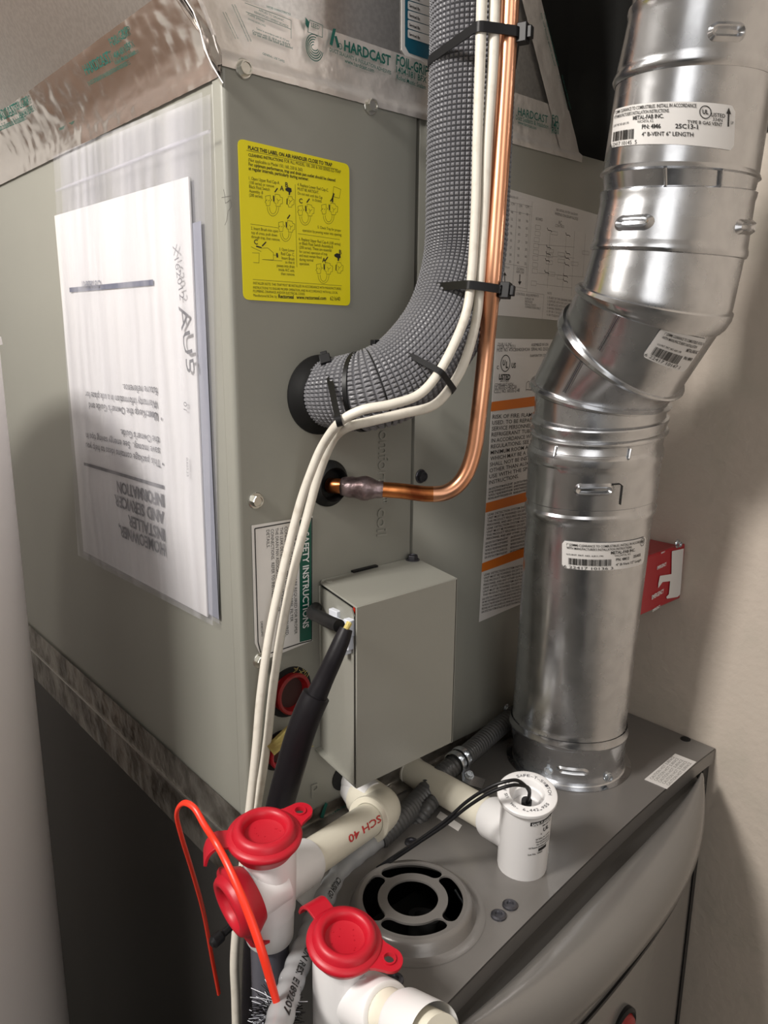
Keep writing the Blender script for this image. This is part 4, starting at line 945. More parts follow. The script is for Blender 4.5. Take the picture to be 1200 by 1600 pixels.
# ---------------------------------------------------------------- red switch box on the right wall
p = X(1066, 905, XR); yb_ = p.y; zt_ = X(1064, 852, XR).z; zb_ = X(1055, 930, XR).z
lx = Y(1003, 850, yb_).x
rb_ = empty('switch_box', (XR, yb_, zb_), 'red plastic switch box on the right wall behind the vent pipe', 'switch box')
a0, a1 = lx, XR - .0005; dy_ = .045
MB().box((a0 + .004, yb_ + .003, zb_), (a1, yb_ + dy_, zt_)).build('back_box', M['red_box'], rb_, bevel=.002)
cv = MB().box((a0, yb_, zb_ - .002), (a1, yb_ + .0045, zt_ + .003)).build('cover_plate', M['red_box'], rb_, bevel=.0018)
RB = Flat((0, yb_ - .0004, 0), (1, 0, 0), (0, 0, 1), (0, -1, 0)); pr = RB.print(); c = RB.crop(940, 780, 7.275)
pr.poly([c(*q) for q in ((795, 590), (930, 560), (890, 1080), (860, 1110), (740, 1130), (730, 1110), (760, 1080), (775, 930), (690, 940), (640, 1010), (640, 960), (660, 870), (790, 850))])
pr.build('white_marking', M['sticker'], cv, lift=.0004)
pr = RB.print()
for a, b in (((625, 800), (730, 750)), ((565, 1140), (700, 1060)), ((575, 1280), (660, 1225)), ((670, 620), (715, 600))): pr.text('EMERGENCY'[:9], c(*a), c(*b), k=1.6, bold=.02)
pr.build('raised_lettering', M['ink_white'], cv, lift=.0006)
q = c(858, 505); place('cover_screw', HSZ, rb_, RB.map(q[0], q[1], 0), (0, -1, 0))
# ---------------------------------------------------------------- insulated refrigerant line with raised nubs
def P4(p, r): return (p.x, p.y, p.z, r)
ins_pts = [P4(Y(500, 612, .020), .021), P4(Y(508, 615, .0), .0235), P4(Y(540, 614, -.022), .0265), P4(Y(580, 609, -.040), .0285), P4(Y(625, 589, -.050), .0295), P4(Y(664, 552, -.054), .0300), P4(Y(696, 505, -.053), .0305), P4(Y(716, 450, -.050), .0305),
           P4(Y(727, 390, -.047), .0305), P4(Y(731, 300, -.046), .0308), P4(Y(734, 200, -.046), .0308), P4(Y(738, 90, -.046), .0305), P4(Y(741, 0, -.046), .031), P4(Y(744, -110, -.046), .031), P4(Y(744, -110, -.046) + Vector((0, 0, .06)), .031), P4(Y(744, -110, -.046) + Vector((0, 0, .25)), .031), P4(Y(744, -110, -.046) + Vector((0, 0, .50)), .031)]
cr = crom(ins_pts, 24); raw = v3(cr)
rs = resample(raw, .0034)
def rad_at(p):
    best = min(range(len(raw)), key=lambda i: (raw[i] - p).length_squared); return cr[best][3]
lin = empty('insulated_refrigerant_line', Y(500, 612, 0), 'thick grey nubby foam insulated suction line bending up from the big grommet', 'refrigerant line')
fr = frames(rs, up=(0, -1, .3)); NS = 54; mb = MB(); core = []
radii = [rad_at(p) for p in rs]
for k in range(3):  radii = [radii[0]] + [(radii[i - 1] + radii[i] + radii[i + 1]) / 3 for i in range(1, len(radii) - 1)] + [radii[-1]]
# zip ties pinch the foam
pinch = []
def P_on(i, a, r): p, u, w, t = fr[i]; return p + (u * math.cos(a) + w * math.sin(a)) * r
vs, fs = [], []
for i in range(len(rs) - 1):
    for j in range(NS):
        a0, a1 = 2 * PI * j / NS, 2 * PI * (j + 1) / NS; am = (a0 + a1) / 2; da = (a1 - a0) / 2
        r0, r1 = radii[i], radii[i + 1]
        jit = .00025 * noise.noise(Vector((i * .9, j * .7, 1)))
        def q(fi, ff, h):
            A = P_on(i, am + da * fi, r0 + h); B = P_on(i + 1, am + da * fi, r1 + h); return A.lerp(B, .5 + ff / 2)
        n = len(vs)
        vs += [q(-1, -1, -.0008), q(1, -1, -.0008), q(1, 1, -.0008), q(-1, 1, -.0008), q(-.60, -.55, .0010 + jit), q(.60, -.55, .0010 + jit), q(.60, .55, .0010 + jit), q(-.60, .55, .0010 + jit), q(0, 0, .0015 + jit)]
        fs += [(n, n + 1, n + 5, n + 4), (n + 1, n + 2, n + 6, n + 5), (n + 2, n + 3, n + 7, n + 6), (n + 3, n, n + 4, n + 7), (n + 4, n + 5, n + 8), (n + 5, n + 6, n + 8), (n + 6, n + 7, n + 8), (n + 7, n + 4, n + 8)]
mb.add(vs, fs); me = bpy.data.meshes.new('foam_sleeve'); og = ORG[lin.name]; me.from_pydata([v - og for v in vs], [], fs); me.update(); me.materials.append(M['insul'])
o = bpy.data.objects.new('foam_sleeve', me); scene.collection.objects.link(o); o.parent = lin
# tape wraps near the elbow of the foam
def band_on(i, w, h, name, m, parent, off=0, tilt=0):
    mb = MB(); rows = []
    for (dw, hh) in ((-w, .0), (-w, h), (w, h), (w, 0)):
        p, u, ww, t = fr[i]; rows.append([p + (u * math.cos(a) + ww * math.sin(a)) * (radii[i] + hh + off) + t * (dw + tilt * math.cos(a)) for a in [2 * PI * k / 48 for k in range(48)]])
    mb.rows(rows, True); return mb.build(name, m, parent)
def nearest(p): return min(range(len(rs)), key=lambda i: (rs[i] - p).length_squared)
i1 = nearest(Y(560, 612, -.033)); i0 = nearest(Y(524, 614, -.012))
mb = MB(); 
for k in range(14):
    t0 = PI * (k / 14) * 2
band_on(i1, .0016, .0016, 'black_seam_wrap', M['black'], lin, 0, .002)

# ---------------------------------------------------------------- copper line
cu = [P4(Y(500, 757, .012), .0060), P4(Y(522, 759, -.006), .0060), P4(Y(570, 763, -.026), .0060), P4(Y(625, 767, -.044), .0061), P4(Y(670, 772, -.060), .0062), P4(Y(700, 768, -.070), .0062), P4(Y(724, 747, -.077), .0062), P4(Y(740, 706, -.081), .0062), P4(Y(749, 640, -.083), .0062), P4(Y(760, 540, -.085), .0062),
      P4(at(769, 440, .541), .0062), P4(at(777, 330, .530), .0062), P4(at(785, 210, .519), .0062), P4(at(794, 60, .504), .0062), P4(at(802, -110, .488), .0062), P4(at(802, -110, .488) + Vector((0, 0, .06)), .0062), P4(at(802, -110, .488) + Vector((0, 0, .45)), .0062)]
cc_ = crom(cu, 10)
cpo = empty('copper_line', Y(500, 757, 0), 'bright bare copper liquid line rising beside the white cables', 'copper pipe')
ia = 42
MB().tube(v3(cc_[ia:]), [c[3] for c in cc_[ia:]], 28).build('tube', M['copper'], cpo)
MB().tube(v3(cc_[8:ia + 1]), [c[3] for c in cc_[8:ia + 1]], 28).build('heat_tinted_end', M['copper_burnt'], cpo)
j0 = min(range(len(cc_)), key=lambda i: (Vector(cc_[i][:3]) - Y(548, 761, -.018)).length); seg = v3(cc_[j0 - 3:j0 + 10]); nseg = len(seg)
rad = []
for i in range(nseg):
    t = i / (nseg - 1); r = .0068 + .0012 * math.sin(PI * min(1, t * 1.2)) + .0022 * math.exp(-((t - .62) / .16) ** 2) + .0006 * math.exp(-((t - .2) / .1) ** 2); rad.append(r)
mb = MB(); mb.tube(seg, rad, 24); mb.v = [v + Vector((1, 1, 1)) * noise.noise(v * 260) * .0006 for v in mb.v]; mb.build('brazed_joint', M['solder'], cpo, sharp=80)

# ---------------------------------------------------------------- white control cables
def cable(name, label, pts, r, group=None):
    nn_ = len(pts); c_ = crom([P4(p, r * (1.14 - .14 * min(1, i / 7))) for i, p in enumerate(pts)], 10)
    o = MB().tube(v3(c_), [k[3] for k in c_], 16).build(name, M['wire'], None, origin=pts[-1], sharp=60)
    return tag(o, label, 'cable', group)
cable('control_cable', 'white control cable on the left of the pair, front one over the safety sticker',
      [at(757, -110, .480) + Vector((0, 0, .45)), at(757, -110, .480) + Vector((0, 0, .06)), at(757, -110, .480), at(753, 0, .491), at(750, 100, .500), at(746, 220, .513), at(743, 330, .524), at(737, 430, .534), Y(728, 490, -.089), Y(706, 545, -.093), Y(680, 590, -.093), Y(652, 618, -.091), Y(610, 632, -.085), Y(565, 641, -.075), Y(531, 660, -.060), Y(505, 695, -.038), Y(487, 735, -.027), Y(468, 790, -.018), Y(445, 880, -.012), Y(423, 980, -.011), Y(408, 1080, -.010), Y(400, 1170, -.010), Y(391, 1255, -.012), Y(382, 1330, -.018), Y(372, 1420, -.024), Y(366, 1500, -.028), Y(368, 1560, -.030), Y(370, 1640, -.032), Y(370, 1640, -.032) + Vector((0, 0, -.05)), Y(370, 1640, -.032) + Vector((0, 0, -.5))], .0033)
cable('control_cable', 'white control cable on the right of the pair, the rear one lower down',
      [at(777, -110, .482) + Vector((0, 0, .45)), at(777, -110, .482) + Vector((0, 0, .06)), at(777, -110, .482), at(773, 0, .493), at(770, 100, .502), at(762, 220, .515), at(757, 330, .527), at(751, 430, .537), Y(744, 500, -.089), Y(726, 565, -.092), Y(704, 605, -.090), Y(676, 634, -.088), Y(630, 646, -.080), Y(580, 658, -.070), Y(542, 668, -.056), Y(520, 688, -.034), Y(500, 735, -.018), Y(483, 795, -.0095), Y(459, 890, -.0065), Y(441, 980, -.0060), Y(427, 1070, -.0050), Y(416, 1170, -.0050), Y(402, 1258, -.0060), Y(390, 1330, -.0150), Y(380, 1420, -.022), Y(375, 1500, -.026), Y(377, 1560, -.028), Y(379, 1640, -.030), Y(379, 1640, -.030) + Vector((0, 0, -.05)), Y(379, 1640, -.030) + Vector((0, 0, -.5))], .0034)

# ---------------------------------------------------------------- cable ties
def tie(label, centers, axis, w, thick, head_dir, headpx=None, tail=0.0, grow=.0012):
    """band round the convex hull of circles (point, radius) seen along axis"""
    ax = Vector(axis).normalized(); c0 = sum((c for c, r in centers), Vector()) / len(centers)
    u = ax.orthogonal().normalized(); v = ax.cross(u); pts = []
    for c, r in centers:
        d = c - c0; x, y = d.dot(u), d.dot(v)
        for k in range(28): a = 2 * PI * k / 28; pts.append((x + (r + grow) * math.cos(a), y + (r + grow) * math.sin(a)))
    pts.sort(); 
    def half(P):
        h = []
        for p in P:
            while len(h) > 1 and (h[-1][0] - h[-2][0]) * (p[1] - h[-2][1]) - (h[-1][1] - h[-2][1]) * (p[0] - h[-2][0]) <= 1e-12: h.pop()
            h.append(p)
        return h
    hull = half(pts)[:-1] + half(pts[::-1])[:-1]
    loop = [c0 + u * x + v * y for x, y in hull]
    out = [(p - c0).normalized() for p in loop]
    rows = [[p + ax * sx * w / 2 + o_ * sy for p, o_ in zip(loop, out)] for sx, sy in ((-1, 0), (-1, thick), (1, thick), (1, 0))]
    t = empty('cable_tie', c0, label, 'cable tie')
    mb = MB(); mb.rows(rows + [rows[0]], True); mb.build('strap', M['black'], t, sharp=40)
    hd_ = Vector(head_dir); k = max(range(len(loop)), key=lambda i: out[i].dot(hd_)); hp = loop[k] + out[k] * .0018; nn = out[k]; tt = ax.cross(nn).normalized()
    mb = MB(); mb.par(hp - ax * w * .95 - tt * .0040 - nn * .0022, ax * w * 1.9, tt * .0080, nn * .0072)
    mb.par(hp - ax * w * .6 - tt * .0026 + nn * .0050, ax * w * 1.2, tt * .0052, nn * .0030)
    if tail: mb.par(hp - ax * w * .45 + nn * .001, ax * w * .9, tt * .0012, nn * tail)
    mb.build('head', M['black'], t, bevel=.0005)
def Yr(px, py, y): return Y(px, py, y)
def onl(px, py, y): i = nearest(Y(px, py, y)); return rs[i], radii[i], fr[i][3]
c, r, t = onl(736, 62, -.046)
tie('black cable tie strapping the copper line and cables high up', [(c, r + .0008), (at(751, 66, .497), .0038), (at(771, 64, .500), .0038), (at(794, 60, .504), .0062)], t, .0062, .0014, Vector((.75, -.66, 0)), grow=.0005)
c, r, t = onl(716, 452, -.050)
tie('black cable tie at the start of the bend, just above the elbow of foam', [(c, r + .0008), (at(735, 452, .535), .0036), (at(750, 452, .538), .0036), (at(768, 456, .542), .0062)], Vector((.12, 0, 1)), .0058, .0014, Vector((.75, -.66, 0)), grow=.0005)
c, r, t = onl(664, 552, -.054)
tie('thin black cable tie slanting round the bend under the two white cables', [(c, r + .0010), (Y(672, 602, -.092), .0035), (Y(690, 620, -.090), .0035)], Vector((.62, -.18, .74)), .0042, .0012, Vector((0, 1, .0)), grow=.0004)
c, r, t = onl(522, 614, -.011)
tie('black cable tie near the big grommet with its square head facing out', [(c, r + .0010), (Y(530, 656, -.062), .0035)], Vector((.75, -.6, .25)), .0042, .0013, Vector((-.05, -.25, .97)), grow=.0004)
c, r, t = onl(590, 606, -.043)
i = nearest(c); p, u, w, t = fr[i]; hp = p + Vector((0, .1, 1)).normalized() * (radii[i] + .002)
tb = empty('cable_tie', hp, 'small black tie head poking up on top of the foam bend', 'cable tie')
MB().par(hp - Vector((.004, .003, .001)), (.008, 0, 0), (0, .005, 0), (0, 0, .0045)).build('head', M['black'], tb, bevel=.0006)
band_on(i, .0018, .0012, 'strap', M['black'], tb, -.0012)

# ---------------------------------------------------------------- sensor control box
zt2 = .2163; yb2 = -.068; zb2 = .0695
xl_, xr_ = Y(557, 949, yb2).x, Y(715, 901, yb2).x; xbl = Y(552, 1234, yb2).x
bl_ = Y(496, 907).x; 
sb = empty('sensor_box', ((xl_ + xr_) / 2, yb2 / 2, zb2), 'beige-grey folded metal sensor control box screwed to the cabinet front', 'control box')
th = .0014
# (it leans a little: its sides run back at a slight angle); cover: front, top and right walls as one folded sheet
sk = (bl_ - xl_) / (-yb2)
def SX(x, y, z): return Vector((x + sk * (y - yb2), y, z))
def slab(name, pts, off, m, bevel=0, parent=None):
    n = len(pts); off = Vector(off); mb = MB(); mb.add(pts + [p + off for p in pts], [tuple(range(n))[::-1], tuple(range(n, 2 * n))] + [(i, (i + 1) % n, (i + 1) % n + n, i + n) for i in range(n)])
    return mb.build(name, m, parent or sb, bevel=bevel)
slab('front_cover', [SX(xl_, yb2, zb2), SX(xr_, yb2, zb2), SX(xr_, yb2, zt2), SX(xl_, yb2, zt2)], (0, th, 0), M['cabinet_box'], .0006)
slab('top_cover', [SX(xl_, yb2 + .0002, zt2), SX(xr_, yb2 + .0002, zt2), SX(xr_, -.0004, zt2), SX(xl_ + .004, -.0004, zt2), SX(xl_, -.006, zt2)], (0, 0, -th), M['cabinet_box'], .0004)
slab('side_cover', [SX(xr_, yb2, zb2), SX(xr_, -.0005, zb2), SX(xr_, -.0005, zt2 - .001), SX(xr_, yb2, zt2 - .001)], (-th, 0, 0), M['cabinet_box'])
xp = xl_ + .0010; zz = zt2 - .0045
slab('side_plate', [SX(xp, -.0005, zb2), SX(xp, yb2 + .006, zb2), SX(xp, yb2 + .006, zz - .005), SX(xp, yb2 + .010, zz), SX(xp, -.0005, zz)], (.0012, 0, 0), M['cabinet_box'])
slab('inner_void', [SX(xp + .003, yb2 + .003, zb2 + .002), SX(xr_ - .003, yb2 + .003, zb2 + .002), SX(xr_ - .003, -.001, zb2 + .002), SX(xp + .003, -.001, zb2 + .002)], (0, 0, zt2 - zb2 - .006), M['dark'])
slab('bottom_flange', [SX(xp - .0003, yb2 + .003, zb2), SX(xr_ - .001, yb2 + .003, zb2), SX(xr_ - .001, -.0006, zb2), SX(xp - .006, -.0006, zb2), SX(xp - .006, -.004, zb2)], (0, 0, -.0012), M['cabinet_box'])
q = Y(640, 871, -.003); place('hex_screw', HSD, sb, (q.x, -.007, zt2 - .0002), (0, 0, 1), .3)
q = Z(514, 908, zt2); MB().lathe((q.x, q.y, zt2 - .0003), (0, 0, 1), [(.0035, 0), (.003, .0008), (.001, .0011)], 16, True, True).build('dome_rivet', M['cabinet_box'], sb)
a, b = Y(548, 891), Y(586, 881); MB().box((a.x, -.004, zt2 + .0002), (b.x, -.0005, zt2 + .0018)).build('gap_strip', M['black'], sb)
# white nylon connectors clipped to the edge
nS = Vector((1, -sk, 0)).normalized()
def nyl(px, py, x, sx, sy, sz, nm='nylon_clip'):
    p = hit(px, py, SX(x, 0, 0), nS); MB().box((p.x - sx, p.y - sy / 2, p.z - sz / 2), (p.x, p.y + sy / 2, p.z + sz / 2)).build(nm, M['nylon'], sb, bevel=.0006)
nyl(527, 962, xp, .0045, .010, .011); nyl(537, 972, xp, .003, .022, .004); nyl(550, 979, xp, .0055, .007, .013); nyl(549, 1000, xp, .006, .007, .012); nyl(546, 1012, xp, .008, .006, .007)
for k, (m_, y0) in enumerate((('red_rod', 958), ('foam_yellow', 972), ('foam_yellow', 1075), ('nylon', 1035))):
    p = hit(553, y0, SX(xp + .002, 0, 0), nS); MB().tube([p + Vector((0, .004, -.006)), p + Vector((.001, 0, 0)), p + Vector((0, -.0005, .006))], .0009, 8).build('lead_wire', M[m_], sb)

# ---------------------------------------------------------------- black sensor cable
blk = empty('sensor_cable', Y(545, 985, -.08), 'black jacketed cable with fat heat-shrink running down from the control box', 'cable')
def pxr(px, D): return px / 2 * D / FPX
pts = [X(488, 950, -.0), ]
a = [Y(494, 950, -.006), Y(488, 958, -.022), Y(500, 964, -.045), Y(515, 972, -.064), Y(530, 978, -.078)]
MB().tube(v3(crom(a, 8)), .0047, 18).build('thin_lead', M['black'], blk)
b = [(Y(541, 982, -.085), .0046), (Y(534, 1000, -.085), .0057), (Y(522, 1028, -.084), .0062), (Y(508, 1058, -.081), .0066), (Y(494, 1088, -.078), .0075)]
c_ = crom([P4(*q) for q in b], 8); MB().tube(v3(c_), [k[3] for k in c_], 24).build('heat_shrink', M['jacket'], blk)
b = [(Y(494, 1086, -.078), .0098), (Y(482, 1112, -.076), .0100), (Y(468, 1150, -.072), .0102), (Y(455, 1195, -.066), .0104), (Y(441, 1245, -.058), .0102), (Y(425, 1310, -.050), .0100), (Y(405, 1400, -.045), .0080), (Y(394, 1500, -.042), .0070), (Y(390, 1640, -.042), .0070), (Y(390, 1640, -.042) + Vector((0, 0, -.05)), .0070), (Y(390, 1640, -.042) + Vector((0, 0, -.5)), .0070)]
c_ = crom([P4(*q) for q in b], 8); MB().tube(v3(c_), [k[3] for k in c_], 24).build('outer_jacket', M['jacket'], blk)
q0, q1 = Y(540, 984, -.087), Y(546, 973, -.086); MB().tube([q0, q0.lerp(q1, .5), q1], .0021, 10).build('yellow_core', M['foam_yellow'], blk)
# ---------------------------------------------------------------- condensate trap: tee, pipe and elbow
def redcap(parent, c, n, R, hinge_dir, tab_dir=None, hinge_len=.020, name='red_cap'):
    """vinyl cap: flange, raised rim, dished centre, hinge strap and holed tab"""
    n = Vector(n).normalized(); c = Vector(c)
    prof = [(R * .80, -.010), (R * .98, -.003), (R * 1.04, -.0012), (R * 1.06, .0006), (R * 1.02, .0022), (R * .90, .0030), (R * .86, .0055), (R * .80, .0072), (R * .70, .0078), (R * .62, .0070), (R * .57, .0048), (R * .55, .0022), (R * .45, .0015), (R * .02, .0014)]
    mb = MB(); mb.lathe(c, n, prof, 56, False, True)
    o = mb.build(name, M['red'], parent, sharp=50)
    hd_ = Vector(hinge_dir); hd_ = (hd_ - n * hd_.dot(n)).normalized(); sd = n.cross(hd_)
    mb = MB(); P = [c + hd_ * R * .8 + n * .0003, c + hd_ * R * 1.15 + n * .0008, c + hd_ * (R + hinge_len * .55) + n * .0004, c + hd_ * (R + hinge_len * .85) - n * .004, c + hd_ * (R + hinge_len) - n * .011]
    mb.strip(v3(crom(P, 5)), R * .66, .0020, sd); mb.build('hinge_strap', M['red'], o, bevel=.0003)
    if tab_dir is not None:
        td = Vector(tab_dir); td = (td - n * td.dot(n)).normalized(); sd = n.cross(td); tc = c + td * R * 1.22
        outl = []; r = R * .36
        for k in range(19): a = -PI / 2 + PI * k / 18; outl.append((R * .0 + r * math.cos(a) + R * .12, r * math.sin(a)))
        outl += [(-R * .15, r * 1.15), (-R * .50, r * 1.6), (-R * .50, -r * 1.6), (-R * .15, -r * 1.15)]
        hl = [(.0032 * math.cos(2 * PI * k / 16) + R * .10, .0032 * math.sin(2 * PI * k / 16)) for k in range(16)]
        mb = MB(); plate(mb, outl, [hl], lambda x, y: tc + td * x + sd * y + n * .0012, -n * .0022); mb.build('pull_tab', M['red'], o)
        MB().lathe(tc + td * R * .10, n, [(.0044, .001), (.0042, .0022), (.0032, .0022), (.0030, .0005)], 20).build('tab_ring', M['red'], o)
    # tiny moulded dots in the dish
    mb = MB(); e = n.orthogonal().normalized(); g = n.cross(e)
    for k in range(9):
        a = random.uniform(0, 2 * PI); rr = random.uniform(.1, .45) * R; p = c + (e * math.cos(a) + g * math.sin(a)) * rr + n * .0015
        mb.lathe(p, n, [(.0005, 0), (.0003, .0004)], 6, False, True)
    mb.build('moulded_dots', M['red'], o, kind='stuff'); return o
Tc = at(428, 1380, .505); Ec = Y(598, 1266, -.044)
tr = empty('condensate_trap', Tc, 'white PVC drain tee with red caps, piped to the coil drain', 'drain trap')
ax_p = (Ec - Tc).normalized(); up = Vector((-.10, -.22, 1)).normalized()
topc = at(413, 1309, .474); up = Vector((-.03, -.10, 1)).normalized(); capc = topc; topc = at(422, 1316, .477); botc = topc - up * .076
mb = MB(); L = (topc - botc).length
mb.lathe(botc, up, [(.0136, .0), (.0150, .0), (.0157, .001), (.0160, L * .28), (.0163, L * .29), (.0168, L * .33), (.0170, L * .5), (.0168, L * .95), (.0160, L * 1.0), (.013, L)], 44)
mb.build('tee_body', M['pvc'], tr, sharp=40)
s0 = Tc + ax_p * .0; s1 = Tc + ax_p * .040
MB().lathe(s0, ax_p, [(.0165, 0), (.0166, .036), (.0160, .0385), (.0133, .0390)], 40).build('branch_socket', M['pvc'], tr)
# left branch with the second cap
lc = at(372, 1410, .470); ld = (lc - Tc).normalized(); nl = Vector((-.97, .05, -.18)).normalized()
MB().lathe(lc - nl * .030, nl, [(.0165, 0), (.0165, .028), (.013, .029)], 40).build('branch_socket', M['pvc'], tr)
rc1 = redcap(tr, capc + up * .0015, up, .0225, at(335, 1335, .47) - topc, at(482, 1272, .50) - topc, .014)
rc2 = redcap(tr, lc, nl, .0225, at(385, 1478, .48) - lc, None, .013)
MB().cyl(Tc + ax_p * .036, Ec - ax_p * .012, .0134, 36).build('drain_pipe', M['pvc_pipe'], tr)
mb = MB(); yv = Vector((0, 1, 0)); rr_ = []
el = [Ec - ax_p * .024, Ec - ax_p * .012, Ec - ax_p * .004 + yv * .001, Ec + ax_p * .001 + yv * .004, Ec + yv * .012 + ax_p * .002, Ec + yv * .030 + ax_p * .002]
c_ = crom([P4(p, .0172) for p in el], 6); mb.tube(v3(c_), .0172, 36); mb.lathe(Ec - ax_p * .0245, ax_p, [(.0138, -.0005), (.0186, -.0005), (.0190, .001), (.0186, .0035), (.017, .0038)], 40)
mb.build('drain_elbow', M['pvc_pipe'], tr, sharp=40)
dk = Y(545, 1218, 0); MB().cyl(Ec + yv * .028, Vector((Ec.x + .004, -.0005, Ec.z + .002)), .0150, 32).build('drain_adapter', M['pvc'], tr)
MB().lathe((Y(536, 1214).x, 0, Y(536, 1214).z), (0, -1, 0), [(.012, -.001), (.012, .0008)], 24, False, True).build('port_hole', M['dark'], tr)
MB().cyl((Y(548, 1216).x, .0, Y(548, 1216).z), (Y(548, 1216).x, -.030, Y(548, 1216).z - .002), .0115, 28).build('drain_nipple', M['pvc'], tr)
# printed SCH 40 on the pipe
def cylmap(a, b, r, ref):
    a, b = Vector(a), Vector(b); ax = (b - a).normalized(); rf = Vector(ref); rf = (rf - ax * rf.dot(ax)).normalized(); sd = rf.cross(ax)
    return lambda u, v, l: a + ax * u + (rf * math.cos(v / r) + sd * math.sin(v / r)) * (r + l)
PA, PB = Tc + ax_p * .036, Ec - ax_p * .012
mp = cylmap(PB, PA, .0134, CAM - Tc); pr = Print(mp)
L_ = (PB - PA).length
vm, vn = mp(L_ * .5, .006, 0), mp(L_ * .5, -.006, 0)
lowv = -1 if vm.z > vn.z else 1
pr.text('SCH 40', (L_ * .14, .0015), (L_ * .62, .0015), h=.0075, bold=.02); pr.build('printed_text', M['ink_red'], tr, lift=.0003)
# dark clear drop tube below the tee
dtop = botc + up * .004; dbot = at(425, 1640, .52) + Vector((0, 0, -.05))
MB().tube([dtop, dtop.lerp(dbot, .5), dbot], .0128, 32).build('drop_tube', M['clear_pipe'], tr)

# ---------------------------------------------------------------- second tee in the foreground
T2 = at(538, 1470, .455); dn = (at(549, 1640, .50) - T2).normalized(); n2 = Vector((-.04, -.20, .97)).normalized()
t2_ = empty('condensate_tee', T2, 'nearest white PVC tee at the bottom edge with one red cap', 'drain tee')
b2 = T2 + Vector((.0, .0, -.012))
ve = Vector((.0, .06, -1)).normalized()
bt = crom([P4(q, .0172) for q in (T2 - n2 * .0020, T2 - n2 * .016, T2 + Vector((.0, .004, -.045)), T2 + Vector((0, .004, -.45)))], 6); MB().tube(v3(bt), [.0164] + [.0172] * (len(bt) - 1), 44).build('tee_body', M['pvc'], t2_)
bs = at(566, 1562, .458); be = at(640, 1602, .420); bd = (be - bs).normalized()
MB().lathe(bs - bd * .02, bd, [(.0170, 0), (.0172, .044), (.0168, .046), (.0158, .0465), (.0134, .0462)], 44).build('branch_socket', M['pvc'], t2_)
MB().cyl(bs + bd * .02, bs + bd * .075, .0133, 36).build('drain_pipe', M['pvc_pipe'], t2_)
MB().lathe(bs + bd * .040, bd, [(.0135, 0), (.0165, .001), (.0175, .004), (.0175, .03)], 40).build('coupling', M['pvc'], t2_)
redcap(t2_, T2, n2, .0218, at(500, 1402, .47) - T2, at(578, 1512, .455) - T2, .016)
mp = cylmap(bs - bd * .02, bs + bd * .04, .0172, Vector((-.3, -.3, 1))); pr = Print(mp)
pr.stroke([(.012, .004), (.022, .010), (.034, .004), (.024, -.003), (.012, .004)], .0005); pr.text('NSF', (.016, .0025), (.028, .0025), h=.006); pr.text('D2466', (.006, -.004), (.006, .008), h=.005)
o = pr.build('moulded_mark', M['pvc'], t2_, lift=.0003); md = o.modifiers.new('solid', 'SOLIDIFY'); md.thickness = .0006; md.offset = 0

# ---------------------------------------------------------------- float switch
arm0 = Y(640, 1203, -.0005); sw_top = at(824, 1238, .566)
ax0 = at(820, 1316, .590)
fs_ = empty('float_switch', (ax0.x, ax0.y, 0), 'white cylindrical float switch with black leads on a stub of drain pipe', 'float switch')
e0 = Vector((ax0.x, ax0.y, ax0.z))
bot = at(815, 1352, .600); upv = (sw_top - bot); Ls = upv.length; upv.normalize(); RBd = .0193
MB().lathe(bot, upv, [(.001, -.0125), (.008, -.0118), (.0145, -.0085), (.0180, -.0030), (RBd, .004), (RBd, Ls - .004)], 56, True, False).build('switch_body', M['pvc'], fs_)
rim = MB().lathe(sw_top, upv, [(RBd, -.006), (.0218, -.0045), (.0224, -.003), (.0222, -.0008), (.0212, 0), (.0135, 0), (.0128, -.001), (.0124, -.006), (.0110, -.0065), (.0105, -.014), (.001, -.014)], 56, False, True).build('switch_cap', M['pvc'], fs_, sharp=40)
# arm
join = bot + upv * (Ls * .42); d_ = (join - arm0).normalized()
MB().cyl(arm0, arm0 + d_ * ((join - arm0).length - .025), .0134, 36).build('drain_pipe', M['pvc_pipe'], fs_)
MB().lathe(join - d_ * .040, d_, [(.0134, 0), (.0162, .0008), (.0170, .003), (.0168, .020), (.0172, .030), (.0175, .045)], 40).build('branch_socket', M['pvc'], fs_)
MB().lathe(arm0 + d_ * .006, d_, [(.0134, -.001), (.0142, 0), (.0134, .001)], 36).build('glue_ring', M['wire'], fs_)
# writing round the rim
def ringtext(pr, s_, rad, a0, da, size):
    for i, ch in enumerate(s_):
        a = a0 - da * i
        if ch == ' ': continue
        o_ = Vector((rad * math.cos(a), rad * math.sin(a))); d2 = Vector((math.sin(a), -math.cos(a)))
        pr.text(ch, o_ - d2 * size * .3, o_ + d2 * size * .3, h=size)
e1 = Vector((.75, -.66, 0)); e1 = (e1 - upv * e1.dot(upv)).normalized(); e2 = upv.cross(e1)
pr = Print(lambda u, v, l: sw_top + e1 * u + e2 * v + upv * (.0002 + l))
ringtext(pr, 'SAFE-T-SWITCH', .0153, 1.85, .165, .0038); ringtext(pr, 'US PAT.', .0153, 3.4, .15, .0034)
for i, ch in enumerate('No. 6,442,955'):
    a = 3.85 + .14 * i; o_ = Vector((.0185 * math.cos(a), .0185 * math.sin(a))); d2 = Vector((-math.sin(a), math.cos(a)))
    if ch != ' ': pr.text(ch, o_ - d2 * .0010, o_ + d2 * .0010, h=.0034)
pr.build('rim_lettering', M['ink_grey'], rim, lift=.0002)
mp = cylmap(bot, sw_top, RBd, CAM - bot); 
pr = Print(lambda u, v, l: mp(Ls - .001 - v, -u, l))    # u round the body to the right, v down
pk = Print(lambda u, v, l: mp(Ls + v, -u, l))
u0 = .004
pk.rect((u0, -.0135), (u0 + .022, -.0098), 8)
